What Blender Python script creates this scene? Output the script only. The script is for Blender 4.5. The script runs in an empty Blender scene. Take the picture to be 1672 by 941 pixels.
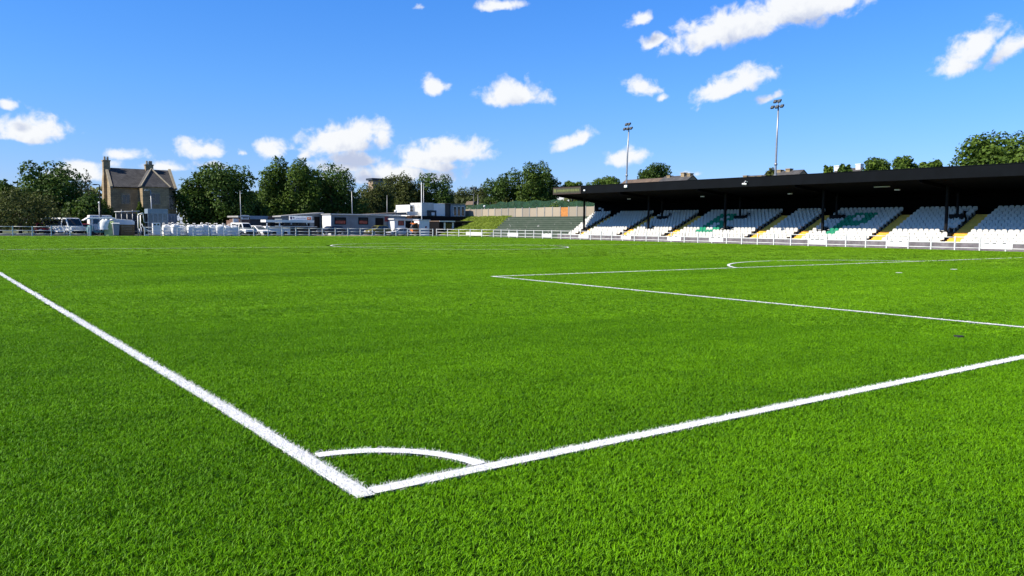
import bpy, math, random
import numpy as np
from mathutils import Vector

random.seed(7)
rng = np.random.default_rng(11)
SC = bpy.context.scene
COL = SC.collection
PI = math.pi

# ------------------------------------------------------------------ camera
CAMX, CAMY, CAMZ = -2.1015, -4.2943, 1.5929
YAW, PITCH, ROLL, FPX = 0.6361, -0.0758, 0.0092, 1324.23
_f = np.array([math.sin(YAW)*math.cos(PITCH), math.cos(YAW)*math.cos(PITCH), math.sin(PITCH)])
_r0 = np.array([math.cos(YAW), -math.sin(YAW), 0.0]); _u0 = np.cross(_r0, _f)
_r = _r0*math.cos(ROLL)+_u0*math.sin(ROLL); _u = -_r0*math.sin(ROLL)+_u0*math.cos(ROLL)
_c = np.array([CAMX, CAMY, CAMZ])

def ray(px, py):
    return _f + _r*(px-836)/FPX - _u*(py-470.5)/FPX
def atY(px, py, Y):
    d = ray(px, py); return _c + d*((Y-_c[1])/d[1])
def atX(px, py, X):
    d = ray(px, py); return _c + d*((X-_c[0])/d[0])
def proj(P):
    d = np.asarray(P, float)-_c; z = d @ _f
    return 836+FPX*(d @ _r)/z, 470.5-FPX*(d @ _u)/z, z

cam = bpy.data.cameras.new('camera'); cam.sensor_width = 36; cam.sensor_fit = 'HORIZONTAL'
cam.lens = FPX/1672*36; cam.clip_start = .05; cam.clip_end = 6000
co = bpy.data.objects.new('camera', cam); COL.objects.link(co); SC.camera = co
from mathutils import Matrix
M = Matrix(((_r[0], _u[0], -_f[0], _c[0]), (_r[1], _u[1], -_f[1], _c[1]), (_r[2], _u[2], -_f[2], _c[2]), (0, 0, 0, 1)))
co.matrix_world = M

# ------------------------------------------------------------------ materials
def newmat(name):
    m = bpy.data.materials.new(name); m.use_nodes = True
    nt = m.node_tree; b = nt.nodes['Principled BSDF']
    return m, nt, b
def noise(nt, scale, detail=4, rough=.55, vec=None):
    n = nt.nodes.new('ShaderNodeTexNoise'); n.inputs['Scale'].default_value = scale
    n.inputs['Detail'].default_value = detail; n.inputs['Roughness'].default_value = rough
    if vec is not None: nt.links.new(vec, n.inputs['Vector'])
    return n
def ramp(nt, fac, stops):
    r = nt.nodes.new('ShaderNodeValToRGB'); e = r.color_ramp.elements
    while len(e) < len(stops): e.new(.5)
    for k, (p, c) in enumerate(stops): e[k].position = p; e[k].color = (*c, 1)
    nt.links.new(fac, r.inputs[0]); return r
def objco(nt):
    return nt.nodes.new('ShaderNodeTexCoord').outputs['Object']
def mat(name, col, rough=.6, var=.18, scale=3., metal=0., spec=.4, bump=0., bscale=40.):
    m, nt, b = newmat(name)
    v = objco(nt); n = noise(nt, scale, 6, .6, v)
    lo = tuple(c*(1-var) for c in col); hi = tuple(min(.95, c*(1+var)) for c in col)
    r = ramp(nt, n.outputs['Fac'], [(.3, lo), (.7, hi)])
    nt.links.new(r.outputs[0], b.inputs['Base Color'])
    b.inputs['Roughness'].default_value = rough; b.inputs['Metallic'].default_value = metal
    b.inputs['Specular IOR Level'].default_value = spec
    if bump:
        n2 = noise(nt, bscale, 4, .6, v); bp = nt.nodes.new('ShaderNodeBump'); bp.inputs['Strength'].default_value = bump
        bp.inputs['Distance'].default_value = .02
        nt.links.new(n2.outputs['Fac'], bp.inputs['Height']); nt.links.new(bp.outputs[0], b.inputs['Normal'])
    return m
def brickmat(name, c1, c2, mortar, w, h, rough=.85, msize=.02, wallaxes=True):
    """courses of stone, brick or slate laid by object coordinates (u = x + y, v = z)"""
    m, nt, b = newmat(name); v = objco(nt)
    s = nt.nodes.new('ShaderNodeSeparateXYZ'); nt.links.new(v, s.inputs[0])
    a = nt.nodes.new('ShaderNodeMath'); a.operation = 'ADD'
    nt.links.new(s.outputs[0], a.inputs[0]); nt.links.new(s.outputs[1], a.inputs[1])
    cmb = nt.nodes.new('ShaderNodeCombineXYZ'); nt.links.new(a.outputs[0], cmb.inputs[0]); nt.links.new(s.outputs[2], cmb.inputs[1])
    t = nt.nodes.new('ShaderNodeTexBrick'); nt.links.new(cmb.outputs[0], t.inputs['Vector'])
    t.inputs['Scale'].default_value = 1; t.inputs['Brick Width'].default_value = w; t.inputs['Row Height'].default_value = h
    t.inputs['Mortar Size'].default_value = msize; t.inputs['Color1'].default_value = (*c1, 1); t.inputs['Color2'].default_value = (*c2, 1)
    t.inputs['Mortar'].default_value = (*mortar, 1)
    n = noise(nt, .9, 6, .65, v); r = ramp(nt, n.outputs['Fac'], [(.3, (.62,)*3), (.7, (1.12,)*3)])
    mx = nt.nodes.new('ShaderNodeMix'); mx.data_type = 'RGBA'; mx.blend_type = 'MULTIPLY'; mx.inputs[0].default_value = 1
    nt.links.new(t.outputs[0], mx.inputs[6]); nt.links.new(r.outputs[0], mx.inputs[7])
    nt.links.new(mx.outputs[2], b.inputs['Base Color']); b.inputs['Roughness'].default_value = rough
    b.inputs['Specular IOR Level'].default_value = .25
    return m
def leafmat(name, c1, c2, c3):
    m, nt, b = newmat(name)
    g = nt.nodes.new('ShaderNodeNewGeometry'); v = objco(nt)
    n = noise(nt, .55, 3, .6, v)
    a = nt.nodes.new('ShaderNodeMath'); a.operation = 'MULTIPLY_ADD'
    nt.links.new(g.outputs['Random Per Island'], a.inputs[0]); a.inputs[1].default_value = .32
    s = nt.nodes.new('ShaderNodeMath'); s.operation = 'MULTIPLY_ADD'; nt.links.new(n.outputs['Fac'], s.inputs[0]); s.inputs[1].default_value = 1.3; s.inputs[2].default_value = -.38
    nt.links.new(s.outputs[0], a.inputs[2])
    r = ramp(nt, a.outputs[0], [(.1, c1), (.5, c2), (.95, c3)])
    nt.links.new(r.outputs[0], b.inputs['Base Color']); b.inputs['Roughness'].default_value = .55
    b.inputs['Specular IOR Level'].default_value = .18
    tr = nt.nodes.new('ShaderNodeBsdfTranslucent'); nt.links.new(r.outputs[0], tr.inputs[0])
    mx = nt.nodes.new('ShaderNodeMixShader'); mx.inputs[0].default_value = .28
    nt.links.new(b.outputs[0], mx.inputs[1]); nt.links.new(tr.outputs[0], mx.inputs[2])
    nt.links.new(mx.outputs[0], nt.nodes['Material Output'].inputs[0])
    return m
def glassmat(name, col=(.02, .03, .04), rough=.08):
    m, nt, b = newmat(name); b.inputs['Base Color'].default_value = (*col, 1); b.inputs['Roughness'].default_value = rough
    b.inputs['Specular IOR Level'].default_value = .7
    return m

MT = dict(
    white=mat('white_paint', (.80, .80, .79), .45, .05, 2),
    white_weathered=mat('white_weathered', (.70, .70, .68), .55, .12, 1.5),
    fence=mat('fence_white', (.72, .72, .71), .4, .07, 2),
    seatw=mat('seat_white', (.54, .53, .49), .5, .05, 6),
    seatg=mat('seat_green', (.0, .22, .11), .6, .12, 6),
    concrete=mat('concrete', (.26, .26, .25), .9, .25, 1.2, bump=.3),
    darkconc=mat('dark_concrete', (.05, .05, .05), .9, .3, 1.2),
    frontwall=mat('front_wall_grey', (.17, .155, .17), .9, .35, 2.5),
    yellow=mat('step_yellow', (.74, .42, .05), .6, .15, 2),
    black=mat('black_steel', (.006, .006, .007), .7, .2, 2, spec=.15),
    fascia=None,
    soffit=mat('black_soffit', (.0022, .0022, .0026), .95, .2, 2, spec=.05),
    galv=mat('galvanised_steel', (.35, .36, .37), .45, .12, 4, metal=.6),
    dpole=mat('dark_pole', (.07, .075, .08), .5, .15, 4),
    lampglass=glassmat('lamp_glass', (.35, .36, .36), .15),
    glass=glassmat('window_glass'),
    dglass=glassmat('dark_glass', (.012, .015, .02)),
    stone=brickmat('house_stone', (.42, .32, .19), (.31, .235, .14), (.22, .17, .11), .55, .28),
    stonetrim=mat('stone_trim', (.30, .26, .19), .85, .2, 2),
    slate=brickmat('slate_roof', (.115, .11, .11), (.08, .077, .08), (.05, .05, .05), .3, .22, .7, .015),
    brownroof=brickmat('brown_tiles', (.20, .145, .105), (.15, .11, .085), (.08, .06, .05), .3, .22, .8, .015),
    brick=brickmat('red_brown_brick', (.19, .085, .06), (.14, .065, .045), (.25, .22, .2), .22, .075, .9, .01),
    greyclad=None,
    greywall=mat('grey_render', (.22, .25, .28), .7, .12, 1),
    bluegrey=mat('blue_grey_panel', (.20, .26, .32), .5, .12, 1),
    navy=mat('navy_panel', (.03, .035, .045), .5, .2, 1),
    roofgrey=mat('roof_felt', (.33, .33, .33), .8, .15, 1),
    brownwood=mat('brown_wood', (.22, .12, .05), .75, .3, 5),
    orange=mat('orange_paint', (.75, .20, .03), .5, .1, 2),
    orangewood=mat('orange_stained_wood', (.50, .20, .05), .7, .25, 3),
    maroon=mat('maroon_paint', (.20, .02, .03), .35, .1, 2),
    olive=mat('olive_paint', (.16, .15, .03), .4, .15, 2),
    darkcar=mat('charcoal_paint', (.03, .033, .04), .3, .1, 2),
    silver=mat('silver_paint', (.5, .52, .55), .3, .06, 2),
    rubber=mat('rubber', (.02, .02, .02), .8, .2, 5),
    headlamp=glassmat('headlamp', (.6, .62, .65), .1),
    redlamp=glassmat('tail_lamp', (.35, .01, .01), .2),
    bag=mat('woven_bag', (.78, .78, .78), .65, .08, 3, bump=.6, bscale=9),
    bagtext=mat('bag_side_blue', (.42, .50, .60), .65, .15, 3),
    paver=mat('tan_gravel', (.36, .29, .23), .95, .2, 1.5, bump=.3),
    tarmac=mat('tarmac', (.06, .06, .06), .9, .25, 1),
    poster=mat('poster_red', (.35, .08, .05), .6, .5, 1.6),
    logo_orange=mat('logo_orange', (.75, .22, .06), .6, .05, 2),
    logo_navy=mat('logo_navy', (.03, .03, .10), .6, .1, 2),
    textgrey=mat('faint_lettering', (.33, .34, .45), .6, .1, 2),
    textblack=mat('black_lettering', (.02, .02, .02), .6, .1, 2),
    signgreen=mat('sign_olive_green', (.055, .056, .03), .6, .3, 4),
    signletter=mat('sign_lettering', (.14, .16, .05), .6, .2, 4),
    signframe=mat('sign_brown_frame', (.05, .03, .024), .6, .2, 4),
    tealplastic=mat('teal_plastic', (.10, .25, .26), .5, .15, 3),
    tarp=mat('green_tarp', (.36, .46, .20), .7, .3, 2),
    bingrey=mat('grey_plastic', (.30, .30, .33), .55, .1, 3),
    bark=mat('bark', (.09, .07, .05), .95, .3, 6, bump=.5),
    leaf_dark=leafmat('leaf_dark', (.024, .052, .011), (.066, .122, .019), (.145, .22, .038)),
    leaf_mid=leafmat('leaf_mid', (.030, .062, .012), (.092, .155, .021), (.18, .26, .042)),
    leaf_olive=leafmat('leaf_olive', (.036, .048, .014), (.085, .105, .026), (.165, .19, .048)),
    leaf_pale=leafmat('leaf_pale', (.045, .055, .03), (.10, .115, .065), (.18, .20, .12)),
    leaf_bright=leafmat('leaf_bright', (.05, .085, .012), (.11, .17, .02), (.20, .27, .04)),
)
def corrugated(name, col, pitch, axis='Y', rough=.5, depth=.02):
    m, nt, b = newmat(name); v = objco(nt)
    w = nt.nodes.new('ShaderNodeTexWave'); w.wave_type = 'BANDS'; w.bands_direction = axis; w.wave_profile = 'SIN'
    w.inputs['Scale'].default_value = 20/(2*PI*pitch*3.183)*1.0; w.inputs['Distortion'].default_value = 0
    nt.links.new(v, w.inputs['Vector'])
    bp = nt.nodes.new('ShaderNodeBump'); bp.inputs['Strength'].default_value = .6; bp.inputs['Distance'].default_value = depth
    nt.links.new(w.outputs['Fac'], bp.inputs['Height']); nt.links.new(bp.outputs[0], b.inputs['Normal'])
    n = noise(nt, .8, 5, .6, v); r = ramp(nt, n.outputs['Fac'], [(.3, tuple(c*.8 for c in col)), (.7, tuple(c*1.2 for c in col))])
    nt.links.new(r.outputs[0], b.inputs['Base Color']); b.inputs['Roughness'].default_value = rough
    return m
MT['fascia'] = corrugated('charcoal_fascia', (.0042, .0056, .0078), .25, 'Y', .9)
MT['fascia'].node_tree.nodes['Principled BSDF'].inputs['Specular IOR Level'].default_value = .12
MT['greyclad'] = corrugated('grey_cladding', (.17, .205, .235), .3, 'X', .6)
MT['paleclad'] = corrugated('pale_cladding', (.55, .55, .53), .4, 'X', .6)

# mossy terracing: green-grey concrete with pale flecks
def terracemat():
    m, nt, b = newmat('mossy_terrace'); v = objco(nt)
    n = noise(nt, .7, 8, .7, v); r = ramp(nt, n.outputs['Fac'], [(.3, (.050, .078, .050)), (.55, (.075, .100, .072)), (.75, (.115, .13, .10))])
    n2 = noise(nt, 1.6, 2, .5, v); r2 = ramp(nt, n2.outputs['Fac'], [(.70, (0, 0, 0)), (.73, (1, 1, 1))])
    mx = nt.nodes.new('ShaderNodeMix'); mx.data_type = 'RGBA'; nt.links.new(r2.outputs[0], mx.inputs[0])
    nt.links.new(r.outputs[0], mx.inputs[6]); mx.inputs[7].default_value = (.30, .30, .28, 1)
    nt.links.new(mx.outputs[2], b.inputs['Base Color']); b.inputs['Roughness'].default_value = .9
    return m
MT['terrace'] = terracemat()
def panelwood():
    m, nt, b = newmat('weathered_panel'); v = objco(nt)
    oi = nt.nodes.new('ShaderNodeObjectInfo')
    w = nt.nodes.new('ShaderNodeTexWave'); w.bands_direction = 'Z'; w.inputs['Scale'].default_value = 2.2; w.inputs['Distortion'].default_value = 1.5
    nt.links.new(v, w.inputs['Vector'])
    r = ramp(nt, w.outputs['Fac'], [(.0, (.24, .20, .16)), (.4, (.36, .31, .25)), (1, (.42, .37, .30))])
    r2 = ramp(nt, oi.outputs['Random'], [(0, (.75, .75, .75)), (1, (1.15, 1.1, 1.0))])
    mx = nt.nodes.new('ShaderNodeMix'); mx.data_type = 'RGBA'; mx.blend_type = 'MULTIPLY'; mx.inputs[0].default_value = 1
    nt.links.new(r.outputs[0], mx.inputs[6]); nt.links.new(r2.outputs[0], mx.inputs[7]); nt.links.new(mx.outputs[2], b.inputs['Base Color'])
    b.inputs['Roughness'].default_value = .9
    return m
MT['panel'] = panelwood()
def netmat():
    m, nt, b = newmat('green_net'); b.inputs['Base Color'].default_value = (.012, .085, .04, 1); b.inputs['Roughness'].default_value = .8
    n = noise(nt, 1.2, 5, .6, objco(nt)); r = ramp(nt, n.outputs['Fac'], [(.3, (.004, .035, .016)), (.7, (.010, .062, .025))])
    nt.links.new(r.outputs[0], b.inputs['Base Color'])
    ra = ramp(nt, n.outputs['Fac'], [(.35, (.62,)*3), (.65, (.92,)*3)]); nt.links.new(ra.outputs[0], b.inputs['Alpha'])
    return m
MT['net'] = netmat()

# turf colours: world position only shifts the green the way the pile lies
def turfmat(name, base, tip, white=False):
    m, nt, b = newmat(name)
    g = nt.nodes.new('ShaderNodeNewGeometry')
    if white:
        r = ramp(nt, g.outputs['Random Per Island'], [(0, (.74, .74, .74)), (1, (.86, .86, .86))])
        colr = r.outputs[0]
    else:
        mpv = nt.nodes.new('ShaderNodeMapping'); mpv.inputs['Scale'].default_value = (.10, .42, 1); mpv.inputs['Rotation'].default_value = (0, 0, .12); nt.links.new(g.outputs['Position'], mpv.inputs[0]); n = noise(nt, 1, 5, .62, mpv.outputs[0]); n3 = noise(nt, 1.7, 3, .6, g.outputs['Position'])
        a = nt.nodes.new('ShaderNodeMath'); a.operation = 'MULTIPLY_ADD'; nt.links.new(g.outputs['Random Per Island'], a.inputs[0]); a.inputs[1].default_value = .60
        s = nt.nodes.new('ShaderNodeMath'); s.operation = 'MULTIPLY_ADD'; nt.links.new(n.outputs['Fac'], s.inputs[0]); s.inputs[1].default_value = .9; s.inputs[2].default_value = -.45
        s3 = nt.nodes.new('ShaderNodeMath'); s3.operation = 'MULTIPLY_ADD'; nt.links.new(n3.outputs['Fac'], s3.inputs[0]); s3.inputs[1].default_value = .5
        nt.links.new(s.outputs[0], s3.inputs[2])
        nt.links.new(s3.outputs[0], a.inputs[2])
        mid = tuple((p+q)/2 for p, q in zip(base, tip))
        r = ramp(nt, a.outputs[0], [(0.05, base), (.5, mid), (.95, tip)])
        colr = r.outputs[0]
    nt.links.new(colr, b.inputs['Base Color']); b.inputs['Roughness'].default_value = .5
    b.inputs['Specular IOR Level'].default_value = .14
    tr = nt.nodes.new('ShaderNodeBsdfTranslucent'); nt.links.new(colr, tr.inputs[0])
    mx = nt.nodes.new('ShaderNodeMixShader'); mx.inputs[0].default_value = .22
    nt.links.new(b.outputs[0], mx.inputs[1]); nt.links.new(tr.outputs[0], mx.inputs[2])
    nt.links.new(mx.outputs[0], nt.nodes['Material Output'].inputs[0])
    return m
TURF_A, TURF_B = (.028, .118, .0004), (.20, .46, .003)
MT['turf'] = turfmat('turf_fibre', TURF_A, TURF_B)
MT['turf_mid'] = turfmat('mid_turf_baked_light', (.044, .155, .0008), (.25, .52, .006))  # same fibre made lighter: brightening at a shallow view angle put into the colour
MT['turf_far'] = turfmat('far_turf_baked_light', (.065, .18, .003), (.29, .55, .016))  # lighter and yellower still: low-angle brightness of distant pile painted into its green
MT['turfwhite'] = turfmat('white_turf_fibre', None, None, True)
MT['pitch'] = mat('pitch_base', (.010, .030, .003), .95, .25, .5, spec=0, bump=.4, bscale=60)
MT['strip'] = mat('white_turf_base', (.82, .82, .82), .7, .06, 30)
MT['earth'] = mat('ground_grass', (.09, .105, .045), .95, .35, .15, bump=.3, bscale=4)
MT['bank'] = leafmat('bank_grass', (.16, .22, .022), (.25, .33, .04), (.34, .42, .07))

# ------------------------------------------------------------------ mesh helpers
class MB:
    def __init__(s): s.v = []; s.f = []
    def add(s, vs, fs):
        k = len(s.v); s.v += [tuple(map(float, p)) for p in vs]; s.f += [tuple(i+k for i in f) for f in fs]; return s
    def box(s, x0, x1, y0, y1, z0, z1):
        x0, x1 = min(x0, x1), max(x0, x1); y0, y1 = min(y0, y1), max(y0, y1)
        return s.add([(x0, y0, z0), (x1, y0, z0), (x1, y1, z0), (x0, y1, z0), (x0, y0, z1), (x1, y0, z1), (x1, y1, z1), (x0, y1, z1)],
                     [(0, 3, 2, 1), (4, 5, 6, 7), (0, 1, 5, 4), (1, 2, 6, 5), (2, 3, 7, 6), (3, 0, 4, 7)])
    def prism(s, prof, axis, a0, a1):
        """closed profile extruded along x ('x': prof=(y,z)) or y ('y': prof=(x,z))"""
        n = len(prof)
        P = (lambda p, a: (a, p[0], p[1])) if axis == 'x' else (lambda p, a: (p[0], a, p[1]))
        vs = [P(p, a0) for p in prof]+[P(p, a1) for p in prof]
        fs = [tuple(range(n))[::-1], tuple(range(n, 2*n))]+[(i, (i+1) % n, n+(i+1) % n, n+i) for i in range(n)]
        return s.add(vs, fs)
    def tube(s, pts, rad, n=8, caps=True):
        pts = [Vector(p) for p in pts]; rs = rad if isinstance(rad, (list, tuple)) else [rad]*len(pts)
        vs = []; fs = []
        for i, p in enumerate(pts):
            t = (pts[min(i+1, len(pts)-1)]-pts[max(i-1, 0)]).normalized()
            a = Vector((0, 0, 1)) if abs(t.z) < .9 else Vector((1, 0, 0))
            e1 = t.cross(a).normalized(); e2 = t.cross(e1)
            for k in range(n):
                q = p+(e1*math.cos(2*PI*k/n)+e2*math.sin(2*PI*k/n))*rs[i]; vs.append(tuple(q))
        for i in range(len(pts)-1):
            for k in range(n): fs.append((i*n+k, i*n+(k+1) % n, (i+1)*n+(k+1) % n, (i+1)*n+k))
        if caps: fs.append(tuple(range(n))[::-1]); fs.append(tuple(range((len(pts)-1)*n, len(pts)*n)))
        return s.add(vs, fs)
    def build(s, name, m, parent=None, origin=(0, 0, 0), smooth=False, bevel=0):
        me = bpy.data.meshes.new(name)
        o = np.array(origin, float); vv = [tuple(np.array(p)-o) for p in s.v]
        me.from_pydata(vv, [], s.f); me.update()
        me.materials.append(MT[m] if isinstance(m, str) else m)
        if smooth: me.polygons.foreach_set('use_smooth', [True]*len(me.polygons))
        import bmesh
        bm = bmesh.new(); bm.from_mesh(me); bmesh.ops.recalc_face_normals(bm, faces=bm.faces); bm.to_mesh(me); bm.free()
        ob = bpy.data.objects.new(name, me); COL.objects.link(ob)
        if parent is not None: ob.parent = parent
        if bevel:
            md = ob.modifiers.new('edge', 'BEVEL'); md.width = bevel; md.segments = 2; md.limit_method = 'ANGLE'
        return ob

def tag(o, label=None, cat=None, group=None, kind=None):
    if label: o['label'] = label
    if cat: o['category'] = cat
    if group: o['group'] = group
    if kind: o['kind'] = kind
    return o
def thing(name, label, cat, loc=(0, 0, 0), rz=0, group=None):
    o = bpy.data.objects.new(name, None); COL.objects.link(o); o.empty_display_size = .3
    o.location = loc; o.rotation_euler = (0, 0, rz)
    return tag(o, label, cat, group)
def copy_tree(o, parent=None):
    c = o.copy(); COL.objects.link(c)
    if parent is not None: c.parent = parent
    for ch in list(o.children): copy_tree(ch, c)
    return c
def copy_part(o, parent, loc):
    c = o.copy(); COL.objects.link(c); c.parent = parent; c.location = loc; return c
def numpy_mesh(name, V, F4=None, F3=None):
    me = bpy.data.meshes.new(name)
    nv = len(V); me.vertices.add(nv); me.vertices.foreach_set('co', np.asarray(V, np.float32).ravel())
    loops = []; starts = []; tot = 0
    if F4 is not None and len(F4):
        loops.append(np.asarray(F4, np.int32).ravel()); starts.append(np.arange(len(F4))*4); tot = len(F4)*4
    if F3 is not None and len(F3):
        loops.append(np.asarray(F3, np.int32).ravel()); starts.append(tot+np.arange(len(F3))*3)
    if loops:
        L = np.concatenate(loops); S = np.concatenate(starts).astype(np.int32)
        me.loops.add(len(L)); me.loops.foreach_set('vertex_index', L)
        me.polygons.add(len(S)); me.polygons.foreach_set('loop_start', S)
    me.update(calc_edges=True)
    return me

# ------------------------------------------------------------------ light and sky
SUN_AZ, SUN_EL = math.radians(-77), math.radians(41.5)      # azimuth from +Y towards +X
sd = Vector((math.sin(SUN_AZ)*math.cos(SUN_EL), math.cos(SUN_AZ)*math.cos(SUN_EL), math.sin(SUN_EL)))
sl = bpy.data.lights.new('sun', 'SUN'); sl.energy = 5.0; sl.angle = math.radians(.5); sl.color = (1, .93, .80)
so = bpy.data.objects.new('sun', sl); COL.objects.link(so); so.rotation_euler = (-sd).to_track_quat('-Z', 'Y').to_euler()

W = bpy.data.worlds.new('World'); SC.world = W; W.use_nodes = True
nt = W.node_tree; bg = nt.nodes['Background']; SKY = .085; bg.inputs[1].default_value = SKY
sky = nt.nodes.new('ShaderNodeTexSky'); sky.sky_type = 'NISHITA'; sky.sun_disc = False
sky.sun_elevation = SUN_EL; sky.sun_rotation = SUN_AZ; sky.altitude = 150; sky.air_density = 1.0; sky.dust_density = .15; sky.ozone_density = 3.5
tc = nt.nodes.new('ShaderNodeTexCoord')
sp = nt.nodes.new('ShaderNodeSeparateXYZ'); nt.links.new(tc.outputs['Generated'], sp.inputs[0])
def wmath(op, a, b=None, c=None, tree=None, clamp=False):
    t = tree or nt; n = t.nodes.new('ShaderNodeMath'); n.operation = op; n.use_clamp = clamp
    for k, v in enumerate((a, b, c)):
        if v is None: continue
        if isinstance(v, (int, float)): n.inputs[k].default_value = v
        else: t.links.new(v, n.inputs[k])
    return n.outputs[0]
az = wmath('ARCTAN2', sp.outputs[0], sp.outputs[1]); el = wmath('ARCSINE', sp.outputs[2])
uv = nt.nodes.new('ShaderNodeCombineXYZ'); nt.links.new(az, uv.inputs[0]); nt.links.new(el, uv.inputs[1])
# cumulus banks: bearing and elevation of each, half width, half height, tilt, strength
CL = [(835, 150, 66, 31, 0, 1), (709, 137, 30, 19, 0, .8), (1200, 42, 125, 38, 10, 1), (1300, 12, 120, 40, 8, 1), (1380, 8, 45, 16, 25, .8),
      (1066, 66, 30, 15, 20, .8), (1046, 28, 28, 15, 25, .7), (1195, 140, 72, 25, 24, 1), (1225, 125, 42, 26, 20, .9), (1258, 158, 22, 9, 20, .6),
      (1043, 141, 38, 19, 0, .75), (1080, 160, 12, 7, 10, .5), (1590, 78, 58, 26, 38, .95), (1652, 75, 40, 20, 35, .75), (1562, 108, 38, 13, 10, .75),
      (52, 207, 58, 29, 0, 1), (48, 224, 50, 12, 0, .8), (8, 166, 16, 13, 0, .6), (325, 240, 42, 23, 0, .8), (445, 241, 24, 22, 0, .75), (394, 249, 10, 7, 0, .5),
      (560, 222, 82, 34, 8, 1), (622, 218, 28, 30, 20, .85), (497, 247, 22, 14, 0, .7), (575, 255, 45, 18, 0, .9), (735, 243, 90, 28, 2, 1), (700, 250, 60, 22, 0, .9),
      (940, 226, 42, 15, 22, .9), (1025, 253, 52, 21, 10, .85), (205, 254, 38, 10, 0, .55), (345, 270, 30, 9, 0, .6), (135, 277, 62, 20, 0, .75), (270, 274, 50, 11, 0, .6),
      (640, 280, 130, 26, 0, .85), (560, 268, 60, 16, 0, .7), (700, 266, 70, 16, 0, .8), (815, 4, 46, 12, 5, .8), (690, 12, 24, 7, 0, .35), (930, 325, 60, 12, 0, .9), (1120, 282, 30, 6, 0, .4)]
grp = bpy.data.node_groups.new('cumulus_field', 'ShaderNodeTree')
grp.interface.new_socket('Vector', in_out='INPUT', socket_type='NodeSocketVector')
grp.interface.new_socket('Field', in_out='OUTPUT', socket_type='NodeSocketFloat')
gi = grp.nodes.new('NodeGroupInput'); go = grp.nodes.new('NodeGroupOutput')
wn = noise(grp, 16, 4, .55, gi.outputs[0])
ws = grp.nodes.new('ShaderNodeVectorMath'); ws.operation = 'MULTIPLY_ADD'; grp.links.new(wn.outputs['Color'], ws.inputs[0])
ws.inputs[1].default_value = (.030, .022, 0); ws.inputs[2].default_value = (-.015, -.011, 0)
wa = grp.nodes.new('ShaderNodeVectorMath'); wa.operation = 'ADD'; grp.links.new(gi.outputs[0], wa.inputs[0]); grp.links.new(ws.outputs[0], wa.inputs[1])
acc = None; vec = wa.outputs[0]
for ci, (cx, cy, hw, hh, tilt, k) in enumerate(CL):
    if ci and ci % 4 == 0:      # a link that makes the clouds be worked out a few at a time
        ch_ = grp.nodes.new('ShaderNodeVectorMath'); ch_.operation = 'MULTIPLY_ADD'; grp.links.new(acc, ch_.inputs[0]); ch_.inputs[1].default_value = (1e-6,)*3; grp.links.new(wa.outputs[0], ch_.inputs[2]); vec = ch_.outputs[0]
    d = ray(cx, cy+hh*.28); d = d/np.linalg.norm(d)
    mp = grp.nodes.new('ShaderNodeMapping'); mp.vector_type = 'TEXTURE'
    mp.inputs['Location'].default_value = (math.atan2(d[0], d[1]), math.asin(d[2]), 0)
    mp.inputs['Rotation'].default_value = (0, 0, math.radians(tilt)); mp.inputs['Scale'].default_value = (hw/FPX, hh*1.12/FPX, 1)
    grp.links.new(vec, mp.inputs[0])
    ln = grp.nodes.new('ShaderNodeVectorMath'); ln.operation = 'LENGTH'; 
    fl = grp.nodes.new('ShaderNodeVectorMath'); fl.operation = 'MULTIPLY'; fl.inputs[1].default_value = (1, 1.75, 1); grp.links.new(mp.outputs[0], fl.inputs[0])
    mi_ = grp.nodes.new('ShaderNodeVectorMath'); mi_.operation = 'MINIMUM'; grp.links.new(mp.outputs[0], mi_.inputs[0]); grp.links.new(fl.outputs[0], mi_.inputs[1])
    grp.links.new(mi_.outputs[0], ln.inputs[0])
    v = wmath('MULTIPLY_ADD', ln.outputs['Value'], -k, k, tree=grp)
    acc = v if acc is None else wmath('MAXIMUM', acc, v, tree=grp)
acc = wmath('MAXIMUM', acc, -1.5, tree=grp)
fn = noise(grp, 46, 10, .58, gi.outputs[0]); fn.inputs['Distortion'].default_value = .25
n0 = wmath('MULTIPLY_ADD', fn.outputs['Fac'], 1.5, -.72, tree=grp)
grp.links.new(wmath('ADD', acc, n0, tree=grp), go.inputs[0])
def field(du, dv, after=None):
    a = nt.nodes.new('ShaderNodeVectorMath'); a.operation = 'ADD'; nt.links.new(uv.outputs[0], a.inputs[0]); a.inputs[1].default_value = (du, dv, 0)
    v = a.outputs[0]
    if after is not None:
        c = nt.nodes.new('ShaderNodeVectorMath'); c.operation = 'MULTIPLY_ADD'; nt.links.new(after, c.inputs[0]); c.inputs[1].default_value = (1e-6,)*3; nt.links.new(v, c.inputs[2]); v = c.outputs[0]
    g = nt.nodes.new('ShaderNodeGroup'); g.node_tree = grp; nt.links.new(v, g.inputs[0]); return g.outputs[0]
f0 = field(0, 0); f1 = field(-.012, .022, f0)
def sstep(v, a, b):
    n = nt.nodes.new('ShaderNodeMapRange'); n.interpolation_type = 'SMOOTHSTEP'; n.inputs[1].default_value = a; n.inputs[2].default_value = b
    nt.links.new(v, n.inputs[0]); return n.outputs[0]
dens = sstep(f0, .03, .56)
shade = sstep(f1, .05, .95)
cr = nt.nodes.new('ShaderNodeMix'); cr.data_type = 'RGBA'; nt.links.new(shade, cr.inputs[0])
cr.inputs[6].default_value = (.66/SKY, .67/SKY, .68/SKY, 1); cr.inputs[7].default_value = (.36/SKY, .405/SKY, .53/SKY, 1)
hs = nt.nodes.new('ShaderNodeMix'); hs.data_type = 'RGBA'; hs.blend_type = 'MULTIPLY'; hs.inputs[0].default_value = 1
nt.links.new(sky.outputs[0], hs.inputs[6]); 
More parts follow.
